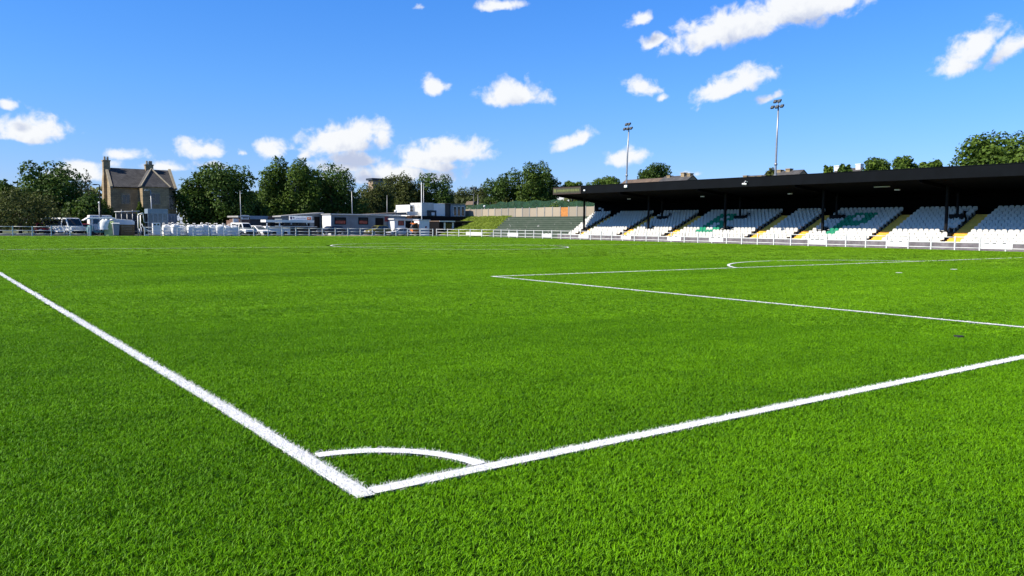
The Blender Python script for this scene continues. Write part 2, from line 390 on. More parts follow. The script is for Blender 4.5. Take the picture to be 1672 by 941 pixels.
gr = ramp(nt, wmath('DIVIDE', el, 1.5708, clamp=True), [(0, (.66/1.8, .76/1.8, 1.28/1.8)), (.10, (.52/1.8, .92/1.8, 1.45/1.8)), (.22, (.36/1.8, .97/1.8, 1.75/1.8)), (.34, (.24/1.8, .62/1.8, 1.05/1.8)), (.55, (.26/1.8, .40/1.8, .60/1.8))])
gs = nt.nodes.new('ShaderNodeVectorMath'); gs.operation = 'SCALE'; gs.inputs['Scale'].default_value = 1.8; nt.links.new(gr.outputs[0], gs.inputs[0]); nt.links.new(gs.outputs[0], hs.inputs[7])
mx = nt.nodes.new('ShaderNodeMix'); mx.data_type = 'RGBA'; nt.links.new(wmath('MULTIPLY', dens, .97), mx.inputs[0])
nt.links.new(hs.outputs[2], mx.inputs[6]); nt.links.new(cr.outputs[2], mx.inputs[7]); nt.links.new(mx.outputs[2], bg.inputs[0])
SC.view_settings.view_transform = 'Standard'; SC.view_settings.look = 'None'; SC.view_settings.exposure = .55; SC.view_settings.gamma = 1
SC.view_settings.use_curve_mapping = False

# ------------------------------------------------------------------ ground, pitch and its lines
PW, HALF = 63.4, 49.56
g = MB(); g.add([(-2500, -2500, 0), (2500, -2500, 0), (2500, 2500, 0), (-2500, 2500, 0)], [(0, 1, 2, 3)])
tag(g.build('ground', 'earth'), 'rough grassy ground stretching away beyond the football pitch', 'ground', kind='structure')
g = MB(); g.add([(-14, -14, .004), (65.35, -14, .004), (65.35, 102.6, .004), (-14, 102.6, .004)], [(0, 1, 2, 3)])
tag(g.build('pitch', 'pitch'), 'bright green artificial football pitch marked with white lines', 'pitch', kind='structure')
g = MB(); g.add([(-40, 102.75, .004), (90, 102.75, .004), (90, 119, .004), (-40, 119, .004)], [(0, 1, 2, 3)])
tag(g.build('yard', 'tarmac'), 'dark tarmac yard between the end fence and the low buildings', 'yard', kind='structure')
g = MB(); g.add([(44, 103.4, .008), (54.5, 103.4, .008), (54.5, 110.5, .008), (44, 110.5, .008)], [(0, 1, 2, 3)])
tag(g.build('gravel_path', 'paver'), 'tan gravel strip in front of the grey cabin', 'path', kind='structure')

def arc(cx, cy, r, a0, a1, n):
    return [(cx+r*math.cos(math.radians(a0+(a1-a0)*k/n)), cy+r*math.sin(math.radians(a0+(a1-a0)*k/n))) for k in range(n+1)]
PB = PW/2-20.16+.95
PBR = PW-PB
ht = math.degrees(math.asin(5.5/9.15))
LW = .12
MARK = [  # name, polylines, width, label
    ('touchline', [[(-.028, -.075), (-.018, 1.2), (0, 2.6), (0, 2*HALF+.06)]], .125, 'white touchline running away along the fence-side edge of the pitch'),
    ('goal_line', [[(.036, -.012), (1.5, -.004), (3, 0), (PW, 0)]], .125, 'white goal line running across from the corner mark'),
    ('corner_arc', [arc(0, 0, .87, 4.2, 85.8, 24)], .115, 'white quarter circle at the corner of the pitch'),
    ('penalty_area_line', [[(PB, 0.07), (PB, 16.5), (PBR, 16.5), (PBR, .07)]], .12, 'white penalty area outline beyond the corner'),
    ('penalty_arc', [arc(PW/2, 11, 9.15, 180-ht+.6, ht-.6, 40)], .12, 'white curved line bulging out from the penalty area'),
    ('halfway_line', [[(.07, HALF), (PW-.07, HALF)]], .12, 'thin white halfway line across the far pitch'),
    ('centre_circle', [arc(PW/2, HALF, 9.15, 0, 360, 72)], .12, 'white centre circle lying far out on the pitch'),
    ('far_goal_line', [[(0.1, 2*HALF), (PW, 2*HALF)]], .12, 'white goal line at the far end of the pitch'),
]
SEGS = []
for nm, polys, w, lb in MARK:
    for pl in polys:
        for p, q in zip(pl, pl[1:]): SEGS.append((p[0], p[1], q[0], q[1], w/2))
SPOTS = [(31.6, 11.4, .14), (26.9, 11.15, .12)]
def line_clear(P, margin):
    """True for the points that lie outside every marking by margin"""
    ok = np.ones(len(P), bool)
    for x0, y0, x1, y1, h in SEGS:
        d = np.array([x1-x0, y1-y0]); L2 = d @ d
        bx0, bx1, by0, by1 = min(x0, x1)-.6, max(x0, x1)+.6, min(y0, y1)-.6, max(y0, y1)+.6
        k = np.nonzero((P[:, 0] > bx0) & (P[:, 0] < bx1) & (P[:, 1] > by0) & (P[:, 1] < by1))[0]
        if not len(k): continue
        Q = P[k]-np.array([x0, y0]); t = np.clip((Q @ d)/L2, 0, 1); r = Q-t[:, None]*d
        mm = margin if np.isscalar(margin) else margin[k]
        ok[k[np.hypot(r[:, 0], r[:, 1]) < h+mm]] = False
    for x, y, r in SPOTS:
        ok[np.hypot(P[:, 0]-x, P[:, 1]-y) < r+.03] = False
    return ok

def blades(R, z0, hmin, hmax, width, lean, rng):
    """R: roots (n,2). each blade: three bends and a tip"""
    n = len(R); ht = rng.uniform(hmin, hmax, n); a = rng.uniform(0, 2*PI, n); ln = np.abs(rng.normal(lean, lean*.5, n))
    fa = a+rng.uniform(-.9, .9, n)+PI/2
    wx, wy = np.cos(fa)*width/2, np.sin(fa)*width/2
    cu = rng.uniform(.3, 1.6, n); side = rng.normal(0, .25, n)
    V = np.zeros((n, 7, 3), np.float32)
    ts = [0, .38, .72, 1.0]
    for k, t in enumerate(ts):
        out = ln*ht*(t**(1+cu))*1.3; zz = ht*(t-.28*np.minimum(ln, 1.6)*t**2.2)
        sx = side*ht*math.sin(t*PI)
        x = R[:, 0]+np.cos(a)*out-np.sin(a)*sx; y = R[:, 1]+np.sin(a)*out+np.cos(a)*sx
        if k < 3:
            s = (1, .95, .7)[k]
            V[:, 2*k] = np.stack([x-wx*s, y-wy*s, z0+zz], 1); V[:, 2*k+1] = np.stack([x+wx*s, y+wy*s, z0+zz], 1)
        else: V[:, 6] = np.stack([x, y, z0+zz], 1)
    b = (np.arange(n)*7)[:, None]
    F4 = np.concatenate([b+np.array([[0, 1, 3, 2]]), b+np.array([[2, 3, 5, 4]])]); F3 = b+np.array([[4, 5, 6]])
    return V.reshape(-1, 3), F4, F3

# --- markings: a strip of white backing with white fibres standing in it
zk = .017
def strip_geo(pl, w, z):
    n = len(pl); V = []; F = []
    closed = pl[0] == pl[-1] or math.dist(pl[0], pl[-1]) < 1e-6
    for i in range(n):
        p = np.array(pl[i]); a = np.array(pl[i-1] if i > 0 else (pl[-2] if closed else pl[i])); b = np.array(pl[i+1] if i < n-1 else (pl[1] if closed else pl[i]))
        d1 = p-a if np.any(p != a) else b-p; d2 = b-p if np.any(b != p) else p-a
        d1 = d1/np.linalg.norm(d1); d2 = d2/np.linalg.norm(d2)
        nn = np.array([-d1[1]-d2[1], d1[0]+d2[0]]); nn = nn/np.linalg.norm(nn); c = nn @ np.array([-d1[1], d1[0]])
        V += [(*(p+nn*w/2/c), z), (*(p-nn*w/2/c), z)]
    F = [(2*i, 2*i+1, 2*i+3, 2*i+2) for i in range(n-1)]
    return V, F
for nm, polys, w, lb in MARK:
    far = nm in ('halfway_line', 'centre_circle', 'far_goal_line')
    V0, F0 = [], []
    for pl in polys:
        v, f = strip_geo(pl, w*(1 if far else .93), (.032 if far else zk)); k = len(V0); V0 += v; F0 += [tuple(i+k for i in q) for q in f]
    Vs = [np.array(V0, np.float32)]; F4s = [np.array(F0)]; F3s = []; base = len(V0); nbase = len(F0)
    if not far:
        R = []; Wd = []
        for pl in polys:
            for p, q in zip(pl, pl[1:]):
                p = np.array(p); q = np.array(q); L = np.linalg.norm(q-p); d = (q-p)/L; nn = np.array([-d[1], d[0]])
                m = max(1, int(L/.5)); 
                for k in range(m):
                    mid = p+d*L*(k+.5)/m; dist = math.hypot(mid[0]-CAMX, mid[1]-CAMY)
                    dens, bw = (9000, .004) if dist < 9 else (4500, .006) if dist < 16 else (1500, .012) if dist < 30 else (400, .022)
                    n = int(dens*L/m*w)
                    R.append(p+d*((rng.uniform(0, 1, (n, 1))+k)*L/m)+nn*(rng.uniform(-.5, .5, (n, 1))*w)); Wd.append(np.full(n, bw))
        R = np.concatenate(R); Wd = np.concatenate(Wd)
        v, f4, f3 = blades(R, 0, .034, .048, Wd, .5, rng)
        Vs.append(v); F4s.append(f4+base); F3s.append(f3+base)
    me = numpy_mesh(nm, np.concatenate(Vs), np.concatenate(F4s), np.concatenate(F3s) if F3s else None)
    me.materials.append(MT['strip']); me.materials.append(MT['turfwhite'])
    mi = np.ones(len(me.polygons), np.int32); mi[:nbase] = 0; me.polygons.foreach_set('material_index', mi)
    o = bpy.data.objects.new(nm, me); COL.objects.link(o); tag(o, lb, 'pitch line', kind='structure'); zk += .003
for (x, y, r), lb in zip(SPOTS, ('white penalty spot inside the penalty area', 'small white dash left of the penalty spot')):
    s = MB(); s.add([(x+r*math.cos(t), y+r*math.sin(t), .036) for t in np.linspace(0, 2*PI, 16, endpoint=False)], [tuple(range(16))])
    v, f4, f3 = blades(np.array([x, y])+rng.uniform(-r*.8, r*.8, (60, 2)), 0, .04, .055, .02, .5, rng)
    s.add(v.tolist(), [tuple(q) for q in f4.tolist()+f3.tolist()])
    tag(s.build('penalty_spot', 'strip'), lb, 'pitch line', kind='structure')
s = MB(); s.prism([(10.36+.16*math.cos(t), .004+0) for t in (0,)], 'y', 0, 0) if False else None
hp = MB(); hp.add([(10.36+.07*math.cos(t), 1.39+.07*math.sin(t), zz) for zz in (.005, .034) for t in np.linspace(0, 2*PI, 20, endpoint=False)],
                  [tuple(range(20, 40))]+[(i, (i+1) % 20, 20+(i+1) % 20, 20+i) for i in range(20)])
tag(hp.build('sprinkler_cap', 'rubber'), 'small dark round cap set into the turf near the right edge', 'cap')

# --- turf: tufts of fibre copied over the pitch by nodes, one mass nobody could count
def turf(name, label, d0, d1, per_m2, radius, nbl, width, hmin, hmax, lean, nvar, seed, mt='turf'):
    r = np.random.default_rng(seed)
    A = math.radians(44) if d0 < 20 else math.radians(40)
    st_ = 1/math.sqrt(per_m2); lim = d1*1.12
    gx = np.arange(max(-13.8, CAMX-lim), min(65.3, CAMX+lim), st_); gy = np.arange(max(-13.8, CAMY-lim), min(102.4, CAMY+lim), st_)
    P = np.stack(np.meshgrid(gx, gy), -1).reshape(-1, 2); P = P+r.uniform(-.62, .62, P.shape)*st_
    D = P-np.array([CAMX, CAMY]); dist = np.hypot(D[:, 0], D[:, 1])*(1+r.uniform(-.12, .12, len(P))); dth = np.arctan2(D[:, 0], D[:, 1])-YAW
    P = P[(dist > d0) & (dist < d1) & (np.abs(dth) < A)]
    P = P[(P[:, 0] > -13.8) & (P[:, 0] < 65.3) & (P[:, 1] > -13.8) & (P[:, 1] < 102.4)]
    P = P[line_clear(P, radius*(.12 if radius < .05 else .55)+r.normal(0, .006, len(P)))]
    Vs, F4s, F3s, va = [], [], [], []; k = 0
    for q in range(nvar):
        t = r.uniform(0, 2*PI, nbl); ra = radius*np.sqrt(r.uniform(0, 1, nbl)); R = np.stack([ra*np.cos(t), ra*np.sin(t)], 1)
        v, f4, f3 = blades(R, 0, hmin, hmax, width, lean, r)
        Vs.append(v); F4s.append(f4+k); F3s.append(f3+k); k += len(v); va.append(np.full(len(v), q))
    pv = 100+r.integers(0, nvar, len(P))
    Vs.append(np.concatenate([P, np.zeros((len(P), 1))], 1)); va.append(pv)
    me = numpy_mesh(name, np.concatenate(Vs), np.concatenate(F4s), np.concatenate(F3s)); me.materials.append(MT[mt])
    at = me.attributes.new('variant', 'INT', 'POINT'); at.data.foreach_set('value', np.concatenate(va).astype(np.int32))
    o = bpy.data.objects.new(name, me); COL.objects.link(o); tag(o, label, 'turf', kind='stuff')
    ng = bpy.data.node_groups.new(name+'_nodes', 'GeometryNodeTree')
    ng.interface.new_socket('Geometry', in_out='INPUT', socket_type='NodeSocketGeometry'); ng.interface.new_socket('Geometry', in_out='OUTPUT', socket_type='NodeSocketGeometry')
    N = ng.nodes; Lk = ng.links; i = N.new('NodeGroupInput'); out = N.new('NodeGroupOutput'); j = N.new('GeometryNodeJoinGeometry')
    na = N.new('GeometryNodeInputNamedAttribute'); na.data_type = 'INT'; na.inputs['Name'].default_value = 'variant'
    def sep(val):
        c = N.new('FunctionNodeCompare'); c.data_type = 'INT'; c.operation = 'EQUAL'; Lk.new(na.outputs['Attribute'], c.inputs[2]); c.inputs[3].default_value = val
        s = N.new('GeometryNodeSeparateGeometry'); s.domain = 'POINT'; Lk.new(i.outputs[0], s.inputs[0]); Lk.new(c.outputs[0], s.inputs[1]); return s.outputs[0]
    for q in range(nvar):
        ip = N.new('GeometryNodeInstanceOnPoints'); Lk.new(sep(100+q), ip.inputs['Points']); Lk.new(sep(q), ip.inputs['Instance'])
        rv = N.new('FunctionNodeRandomValue'); rv.data_type = 'FLOAT_VECTOR'; rv.inputs[0].default_value = (-.08, -.08, 0); rv.inputs[1].default_value = (.08, .08, 2*PI); rv.inputs['Seed'].default_value = q
        Lk.new(rv.outputs[0], ip.inputs['Rotation'])
        rs = N.new('FunctionNodeRandomValue'); rs.data_type = 'FLOAT'; rs.inputs[2].default_value = .8; rs.inputs[3].default_value = 1.2; rs.inputs['Seed'].default_value = 50+q
        Lk.new(rs.outputs[1], ip.inputs['Scale']); Lk.new(ip.outputs[0], j.inputs[0])
    Lk.new(j.outputs[0], out.inputs[0])
    md = o.modifiers.new('tufts', 'NODES'); md.node_group = ng
    return o
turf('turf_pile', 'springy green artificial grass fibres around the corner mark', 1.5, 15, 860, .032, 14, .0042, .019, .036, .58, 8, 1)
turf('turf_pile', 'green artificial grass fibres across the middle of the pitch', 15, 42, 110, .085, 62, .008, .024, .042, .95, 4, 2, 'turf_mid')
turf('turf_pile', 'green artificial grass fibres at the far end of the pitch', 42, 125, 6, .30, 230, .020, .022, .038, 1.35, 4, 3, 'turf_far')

# ------------------------------------------------------------------ fences
def rail_fence(name, label, pts, spacing, origin=None, skip_first=False):
    org = pts[0]; root = thing(name, label, 'fence', (org[0], org[1], 0), group='white rail fences round the pitch')
    proto = None; H = (.22, .62, 1.06)
    L = [math.dist(a, b) for a, b in zip(pts, pts[1:])]
    posts = []
    for (a, b), l in zip(zip(pts, pts[1:]), L):
        n = max(1, round(l/spacing)); posts += [(a[0]+(b[0]-a[0])*k/n, a[1]+(b[1]-a[1])*k/n) for k in range(n)]
    posts.append(pts[-1])
    for p in posts:
        if proto is None:
            m = MB(); m.box(-.05, .05, -.05, .05, 0, 1.12); m.box(-.056, .056, -.056, .056, 1.122, 1.14); proto = m.build('post', 'fence', root); proto.location = (0, 0, 0)
        else: copy_part(proto, root, (p[0]-org[0], p[1]-org[1], random.uniform(-.015, .015)))
    for h in H:
        m = MB()
        for a, b in zip(posts, posts[1:]):
            m.tube([(a[0], a[1], h+random.uniform(-.006, .006)), (b[0], b[1], h+random.uniform(-.006, .006))], .034, 8)
        m.build('rail', 'fence', root, (org[0], org[1], 0), smooth=True)
    return posts
xa = atY(143.6, 372, 103)[0]; xb = atY(236, 372, 103)[0]
rail_fence('rail_fence', 'white three-rail fence in front of the olive bush and red cars', [(-14, 103), (xa, 103)], 1.9)
m = MB(); m.box(xa+.12, xa+.32, 102.9, 103.1, 0, 1.2)
tag(m.build('gate_post', 'fence', bevel=.012), 'thick white gate post at the end of the rail fence', 'post')
rail_fence('rail_fence', 'white three-rail fence in front of the bulk bags and cabins', [(xb, 103), (57.6, 103), (60.5, 100.5)], 1.9)
side_posts = rail_fence('rail_fence', 'white three-rail fence running the whole length of the stand', [(61.2, 100.6), (65.6, 92), (65.6, 12)], 1.9)

# advertising boards hung on the side fence
def board(px0, px1, label, marks, i):
    a = atX(px0, 395, 65.55)[1]; b = atX(px1, 395, 65.55)[1]
    root = thing('advertising_board', label, 'board', (65.5, (a+b)/2, .16), group='white boards on the fence below the stand')
    m = MB(); m.box(65.515, 65.535, a, b, .19, .70); m.build('panel', 'white', root, (65.5, (a+b)/2, .16))
    if marks:
        q = random.Random(i); yy = max(a, b)-.25
        while yy > min(a, b)+.5:
            l = q.uniform(.25, .5); m = MB(); m.box(65.505, 65.514, yy, yy-l, .60, .66); m.build('lettering', 'textblack', root, (65.5, (a+b)/2, .16)); yy -= l+q.uniform(.08, .5)
for i, (p0, p1, lb, mk) in enumerate([
        (761, 788, 'white board on the fence corner nearest the black hut', False), (829, 846, 'white board on the fence below the mossy terrace', False),
        (885, 900, 'white board on the fence just left of the first seats', True), (945, 961, 'white board beside the yellow steps of the farthest aisle', True),
        (1014, 1030, 'white board between the two farthest yellow aisles', True), (1090, 1112, 'white board below seats left of the green B', True), (1158, 1181, 'white board straight below the green letter B', True),
        (1320, 1349, 'white board below the pillar left of the green P', True), (1449, 1483, 'white board right of the steps beside the green P', True),
        (1602, 1654, 'widest white board, under the last seats at the right edge', True)]):
    board(p0, p1, lb, mk, i)

# ------------------------------------------------------------------ the covered stand
NR, X0, TR, RI, Z0 = 12, 68.2, .59, .262, .15
def endY(X): return 79.2+(X-68)*.36
YR = 8.0
st = thing('grandstand', 'long black-roofed football stand with rows of white seats', 'stand', (68, 45, 0)); SO = (68, 45, 0)
m = MB()
for i in range(NR):
    x0 = X0+TR*i; x1 = x0+TR+(1.6 if i == NR-1 else 0); z = Z0+RI*i
    ya, yb = endY(x0), endY(x1)
    m.add([(x0, YR, 0), (x1, YR, 0), (x1, yb, 0), (x0, ya, 0), (x0, YR, z), (x1, YR, z), (x1, yb, z), (x0, ya, z)],
          [(0, 3, 2, 1), (4, 5, 6, 7), (0, 1, 5, 4), (1, 2, 6, 5), (2, 3, 7, 6), (3, 0, 4, 7)])
m.build('terrace_deck', 'darkconc', st, SO)
m = MB(); m.box(67.0, 67.16, YR, 79.2, 0, .62)
m.build('front_wall', 'frontwall', st, SO)
m = MB(); m.box(66.96, 67.2, YR, 79.2, .622, .66); m.build('wall_coping', 'white', st, SO)
# roof: deep fascia at the front, soffit falling to the back wall
XF, XB = 66.05, 77.0
def rend(X): return 79.0+(X-XF)*.33
m = MB(); a, b = rend(XF+.13), rend(XB)
prof = lambda y, X: None
m.add([(XF+.13, YR-2, 5.86), (XB, YR-2, 4.95), (XB, YR-2, 5.35), (XF+.13, YR-2, 6.72), (XF+.13, a, 5.86), (XB, b, 4.95), (XB, b, 5.35), (XF+.13, a, 6.72)],
      [(0, 1, 2, 3), (4, 7, 6, 5), (0, 4, 5, 1), (3, 2, 6, 7), (0, 3, 7, 4), (1, 5, 6, 2)])
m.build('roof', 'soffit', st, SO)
m = MB(); m.box(XF, XF+.125, YR-2, rend(XF), 5.82, 6.74); m.build('fascia', 'fascia', st, SO)
m = MB(); m.box(XF-.03, XF+.20, YR-2, rend(XF)+.02, 6.742, 6.80); m.build('roof_trim', 'fascia', st, SO)
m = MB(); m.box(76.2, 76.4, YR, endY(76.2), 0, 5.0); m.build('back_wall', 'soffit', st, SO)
# roof beams and purlins under the soffit
for y in np.arange(18.6, 80, 12.0):
    m = MB(); m.add([(66.3, y-.1, 5.55), (76.1, y-.1, 4.70), (76.1, y-.1, 5.0), (66.3, y-.1, 5.82), (66.3, y+.1, 5.55), (76.1, y+.1, 4.70), (76.1, y+.1, 5.0), (66.3, y+.1, 5.82)],
                    [(0, 1, 2, 3), (4, 7, 6, 5), (0, 4, 5, 1), (3, 2, 6, 7), (0, 3, 7, 4), (1, 5, 6, 2)])
    m.build('roof_beam', 'soffit', st, SO)
AISLES = [76.9, 69.0, 61.4, 49.5, 44.3, 36.1, 29.2, 17.5]
AW = 1.2
FP = [77.5, 65.7, 54.1, 42.1, 30.2, 18.3]        # front pillars
RP = [66.26, 54.39, 42.48, 30.66]                  # rear pillars
for y in FP:
    zb = Z0+RI*3; x = X0+TR*3+.2
    m = MB(); m.box(x-.1, x+.1, y-.1, y+.1, zb, 5.5); m.box(x-.16, x+.16, y-.55, y+.55, zb+.002, zb+.40); m.build('pillar', 'black', st, SO)
for y in RP:
    zb = Z0+RI*8; x = X0+TR*8+.2
    m = MB(); m.box(x-.09, x+.09, y-.09, y+.09, zb, 5.2); m.box(x-.22, x+.22, y-.66, y+.66, zb+.05, zb+.80); m.build('pillar', 'black', st, SO)
for y in AISLES:
    m = MB()
    for i in range(NR):
        x0 = X0+TR*i; z = Z0+RI*i
        m.box(x0-.012, x0+.30, y-AW/2, y+AW/2, z-RI if i else 0.004, z+.012)
        if i < NR-1: m.box(x0+.30, x0+TR-.013, y-AW/2, y+AW/2, z, z+.14)
    m.box(67.2, 67.9, y-AW/2, y+AW/2, .006, .03)
    m.build('aisle_steps', 'yellow', st, SO)
# rear gangway lettering and scuffs on the end of the back wall
m = MB(); m.box(76.13, 76.197, 80.7, 81.2, 4.1, 4.35); m.box(76.13, 76.197, 80.2, 80.55, 3.6, 4.2); m.build('notice', 'galv', st, SO)
sgn = thing('sign_board', 'olive sign with a brown frame at the far end of the roof edge', 'sign', (XF, 76, 5.9))
ya, yb = rend(XF), atX(949, 312, XF)[1]
m = MB(); m.box(XF-.075, XF-.034, yb, ya, 5.80, 6.70); m.build('sign_frame', 'signframe', sgn, (XF, 76, 5.9))
m = MB(); m.box(XF-.083, XF-.076, yb+.1, ya-.1, 5.93, 6.60); m.build('sign_panel', 'signgreen', sgn, (XF, 76, 5.9))
m = MB(); q = random.Random(3); y = ya-.9
m.box(XF-.092, XF-.084, ya-.7, ya-.2, 6.1, 6.5)
while y > yb+.5:
    l = q.uniform(.15, .3); m.box(XF-.092, XF-.084, y-l, y, 6.14, 6.42); y -= l+.07
m.build('lettering', 'signletter', sgn, (XF, 76, 5.9))
# small fittings on the fascia and under the roof
def fitting(px, py, X, size, label, kind):
    p = atX(px, py, X); r = thing('flood_lamp' if kind == 'lamp' else 'security_camera', label, 'lamp' if kind == 'lamp' else 'camera', tuple(p))
    o = tuple(p); x, y, z = p; s = size
    if kind == 'lamp':
        m = MB(); m.prism([(x-.04-s*.5, z-s*.4), (x-.04, z-s*.6), (x-.04, z+s*.5), (x-.04-s*.35, z+s*.45)], 'y', y-s*.7, y+s*.7); m.build('housing', 'white', r, o)
        m = MB(); m.box(x-.035, x-.003, y-.05, y+.05, z-.08, z+.08); m.build('bracket', 'black', r, o)
    else:
        m = MB(); m.tube([(x-.01, y, z+.1), (x-.35, y, z+.16), (x-.5, y, z+.02), (x-.45, y, z-.12)], .05, 8); m.build('bracket', 'white', r, o)
        m = MB(); m.tube([(x-.62, y+.18, z-.12), (x-.42, y-.2, z-.14)], [.09, .10], 10); m.build('housing', 'white', r, o)
fitting(1023, 304.5, XF, .32, 'white flood lamp on the roof edge below the far floodlight mast', 'lamp')
fitting(955, 311, XF, .2, 'small white lamp on the roof edge beside the olive sign', 'lamp')
fitting(1220.5, 299, XF, .3, 'white hooked camera on the middle of the black roof edge', 'cam')
for px, py, lb in [(1027, 325, 'small white light under the roof at its far end'), (1147, 321, 'white light under the roof above the green B'), (1290, 316.5, 'white light under the roof between the two green letters'), (1465, 310, 'white light under the roof above the block right of the green P')]:
    p = atX(px, py, 70.2); r = thing('roof_light', lb, 'light', tuple(p), group='lights under the stand roof'); o = tuple(p)
    m = MB(); m.box(p[0]-.1, p[0]+.1, p[1]-.22, p[1]+.22, p[2]-.06, p[2]+.04); m.build('casing', 'white', r, o)
    m = MB(); m.box(p[0]-.02, p[0]+.02, p[1]-.02, p[1]+.02, p[2]+.042, 5.85-(p[0]-66.2)*.085+.0); m.build('hanger', 'black', r, o)
p = atX(1440, 305, 69.5); r = thing('strip_light', 'long pale strip light under the roof beyond the green P', 'light', tuple(p))
m = MB(); m.box(p[0]-.05, p[0]+.05, p[1]-.75, p[1]+.75, p[2]-.05, p[2]+.02); m.build('casing', 'white', r, tuple(p))
m = MB(); m.box(p[0]-.02, p[0]+.02, p[1]-.02, p[1]+.02, p[2]+.022, 5.85-(p[0]-66.2)*.085); m.build('hanger', 'black', r, tuple(p))

# seats --------------------------------------------------------------
def seat_mesh(matname):
    """shell profile from the front lip of the pan up the curved back, rounded at the top"""
    pr = [(.03, .37, .42), (.06, .405, .44), (.20, .39, .45), (.33, .385, .45), (.40, .43, .45), (.43, .55, .45), (.45, .66, .43), (.465, .73, .37), (.472, .775, .27), (.475, .79, .14)]
    th = .025; V = []; F = []
    n = len(pr)
    for (x, z, w) in pr:
        for y in (-w/2, -w/6, w/6, w/2): V.append((x+(.02 if abs(y) < w/3 and z > .45 else 0), y, z-(.012 if abs(y) < w/3 and z < .42 else 0)))
    for (x, z, w) in pr:
        for y in (-w/2, -w/6, w/6, w/2): V.append((x+(th if z > .41 else 0)+(.02 if abs(y) < w/3 and z > .45 else 0), y, z-(th if z <= .41 else 0)-(.012 if abs(y) < w/3 and z < .42 else 0)))
    k = 4*n
    for i in range(n-1):
        for j in range(3):
            a = 4*i+j; F += [(a, a+1, a+5, a+4), (k+a, k+a+4, k+a+5, k+a+1)]
        F += [(4*i, 4*i+4, k+4*i+4, k+4*i), (4*i+3, k+4*i+3, k+4*i+7, 4*i+7)]
    for j in range(3): F += [(j, k+j, k+j+1, j+1), (4*(n-1)+j, 4*(n-1)+j+1, k+4*(n-1)+j+1, k+4*(n-1)+j)]
    m = MB(); m.add(V, F); m.box(.26, .46, -.03, .03, .0, .365)
    return m
proto = {}
for c in ('seatw', 'seatg'):
    ob = seat_mesh(c).build('stadium_seat', c, smooth=False); proto[c] = ob.data; bpy.data.objects.remove(ob)
# green letters, top row first; columns run from the left as seen from the pitch
LET_B = ['111110', '110011', '110011', '111110', '110011', '110011', '110011', '111110']
LET_P = ['011111', '110011', '110011', '111111', '111110', '110000', '110000', '110000']
PITCH_S = .48
bounds = sorted([endY(68)-.0]+AISLES+[YR+1], reverse=True)
BLK = ['the end block beside the terrace', 'the block between the two farthest aisles', 'the block left of the green B', 'the block of the green B', 'the narrow block between the letters', 'the block of the green P', 'the block right of the green P', 'the block at the right edge', 'the block at the right edge']
ORD = ['front', 'second', 'third', 'fourth', 'fifth', 'sixth', 'seventh', 'eighth', 'ninth', 'tenth', 'eleventh', 'back']
allseats = []
def letter_cell(L, r0, ytop_left, row, y, yfirst):
    """L indexed top first; bottom letter row is seat row r0; columns counted in whole seats"""
    k = len(L)-1-(row-r0); j = round((yfirst-y)/PITCH_S)-round((yfirst-ytop_left)/PITCH_S)
    return 0 <= k < len(L) and 0 <= j < len(L[0]) and L[k][j] == '1'
YB_ = atX(1136, 382, 69.5)[1]+.1; YP_ = atX(1353, 384, 69.5)[1]+.1
for b in range(len(bounds)-1):
    top = bounds[b]-(AW/2+.22 if b > 0 else .3); bot = bounds[b+1]+AW/2+.02
    for row in range(NR):
        x = X0+TR*row+.10; z = Z0+RI*row
        t = (top if b > 0 else endY(x)-.3)-(.03 if row % 2 else 0)
        n = int((t-bot)/PITCH_S); off = (t-bot-n*PITCH_S)/2
        for k in range(n):
            y = t-off-(k+.5)*PITCH_S
            if row in (3, 4) and any(abs(y-q) < (.8 if row == 3 else .3) for q in FP): continue
            if row in (8, 9, 10) and any(abs(y-q) < (.78, .5, .12)[row-8] for q in RP): continue
            green = letter_cell(LET_B, 2, YB_, row, y, t-off-.5*PITCH_S) and b == 3 or letter_cell(LET_P, 2, YP_, row, y, t-off-.5*PITCH_S) and b == 5
            px, py, dz = proj((x, y, z+.6))
            vis = -2 < px < 1674
            allseats.append((dz if vis else 1e6+dz, x, y, z, row, b, green))
allseats.sort()
for k, (dz, x, y, z, row, b, green) in enumerate(allseats[:298]):
    o = bpy.data.objects.new('stadium_seat', proto['seatg' if green else 'seatw']); COL.objects.link(o)
    o.location = (x+random.uniform(-.008, .008), y+random.uniform(-.012, .012), z); o.rotation_euler = (0, random.uniform(-.03, .03), random.uniform(-.03, .03))
    col = 'green' if green else 'white'
    tag(o, f'{col} plastic seat in the {ORD[row]} row of {BLK[b]}', 'seat', f'{col} seats, {ORD[row]} row, {BLK[b]}')
pm = seat_mesh('seatw'); pv = np.array(pm.v); V = []; F4 = []; mi = []; k = 0
for (dz, x, y, z, row, b, green) in allseats[298:]:
    V.append(pv+np.array([x+random.uniform(-.01, .01), y+random.uniform(-.015, .015), z])); F4 += [tuple(i+k for i in f) for f in pm.f]; mi += [1 if green else 0]*len(pm.f); k += len(pv)
me = numpy_mesh('stadium_seats', np.concatenate(V), np.array(F4)); me.materials.append(MT['seatw']); me.materials.append(MT['seatg'])
me.polygons.foreach_set('material_index', np.array(mi, np.int32))
o = bpy.data.objects.new('stadium_seats', me); COL.objects.link(o)
tag(o, 'rows of white seats with a green letter B in the farther stand blocks', 'seats', kind='stuff')

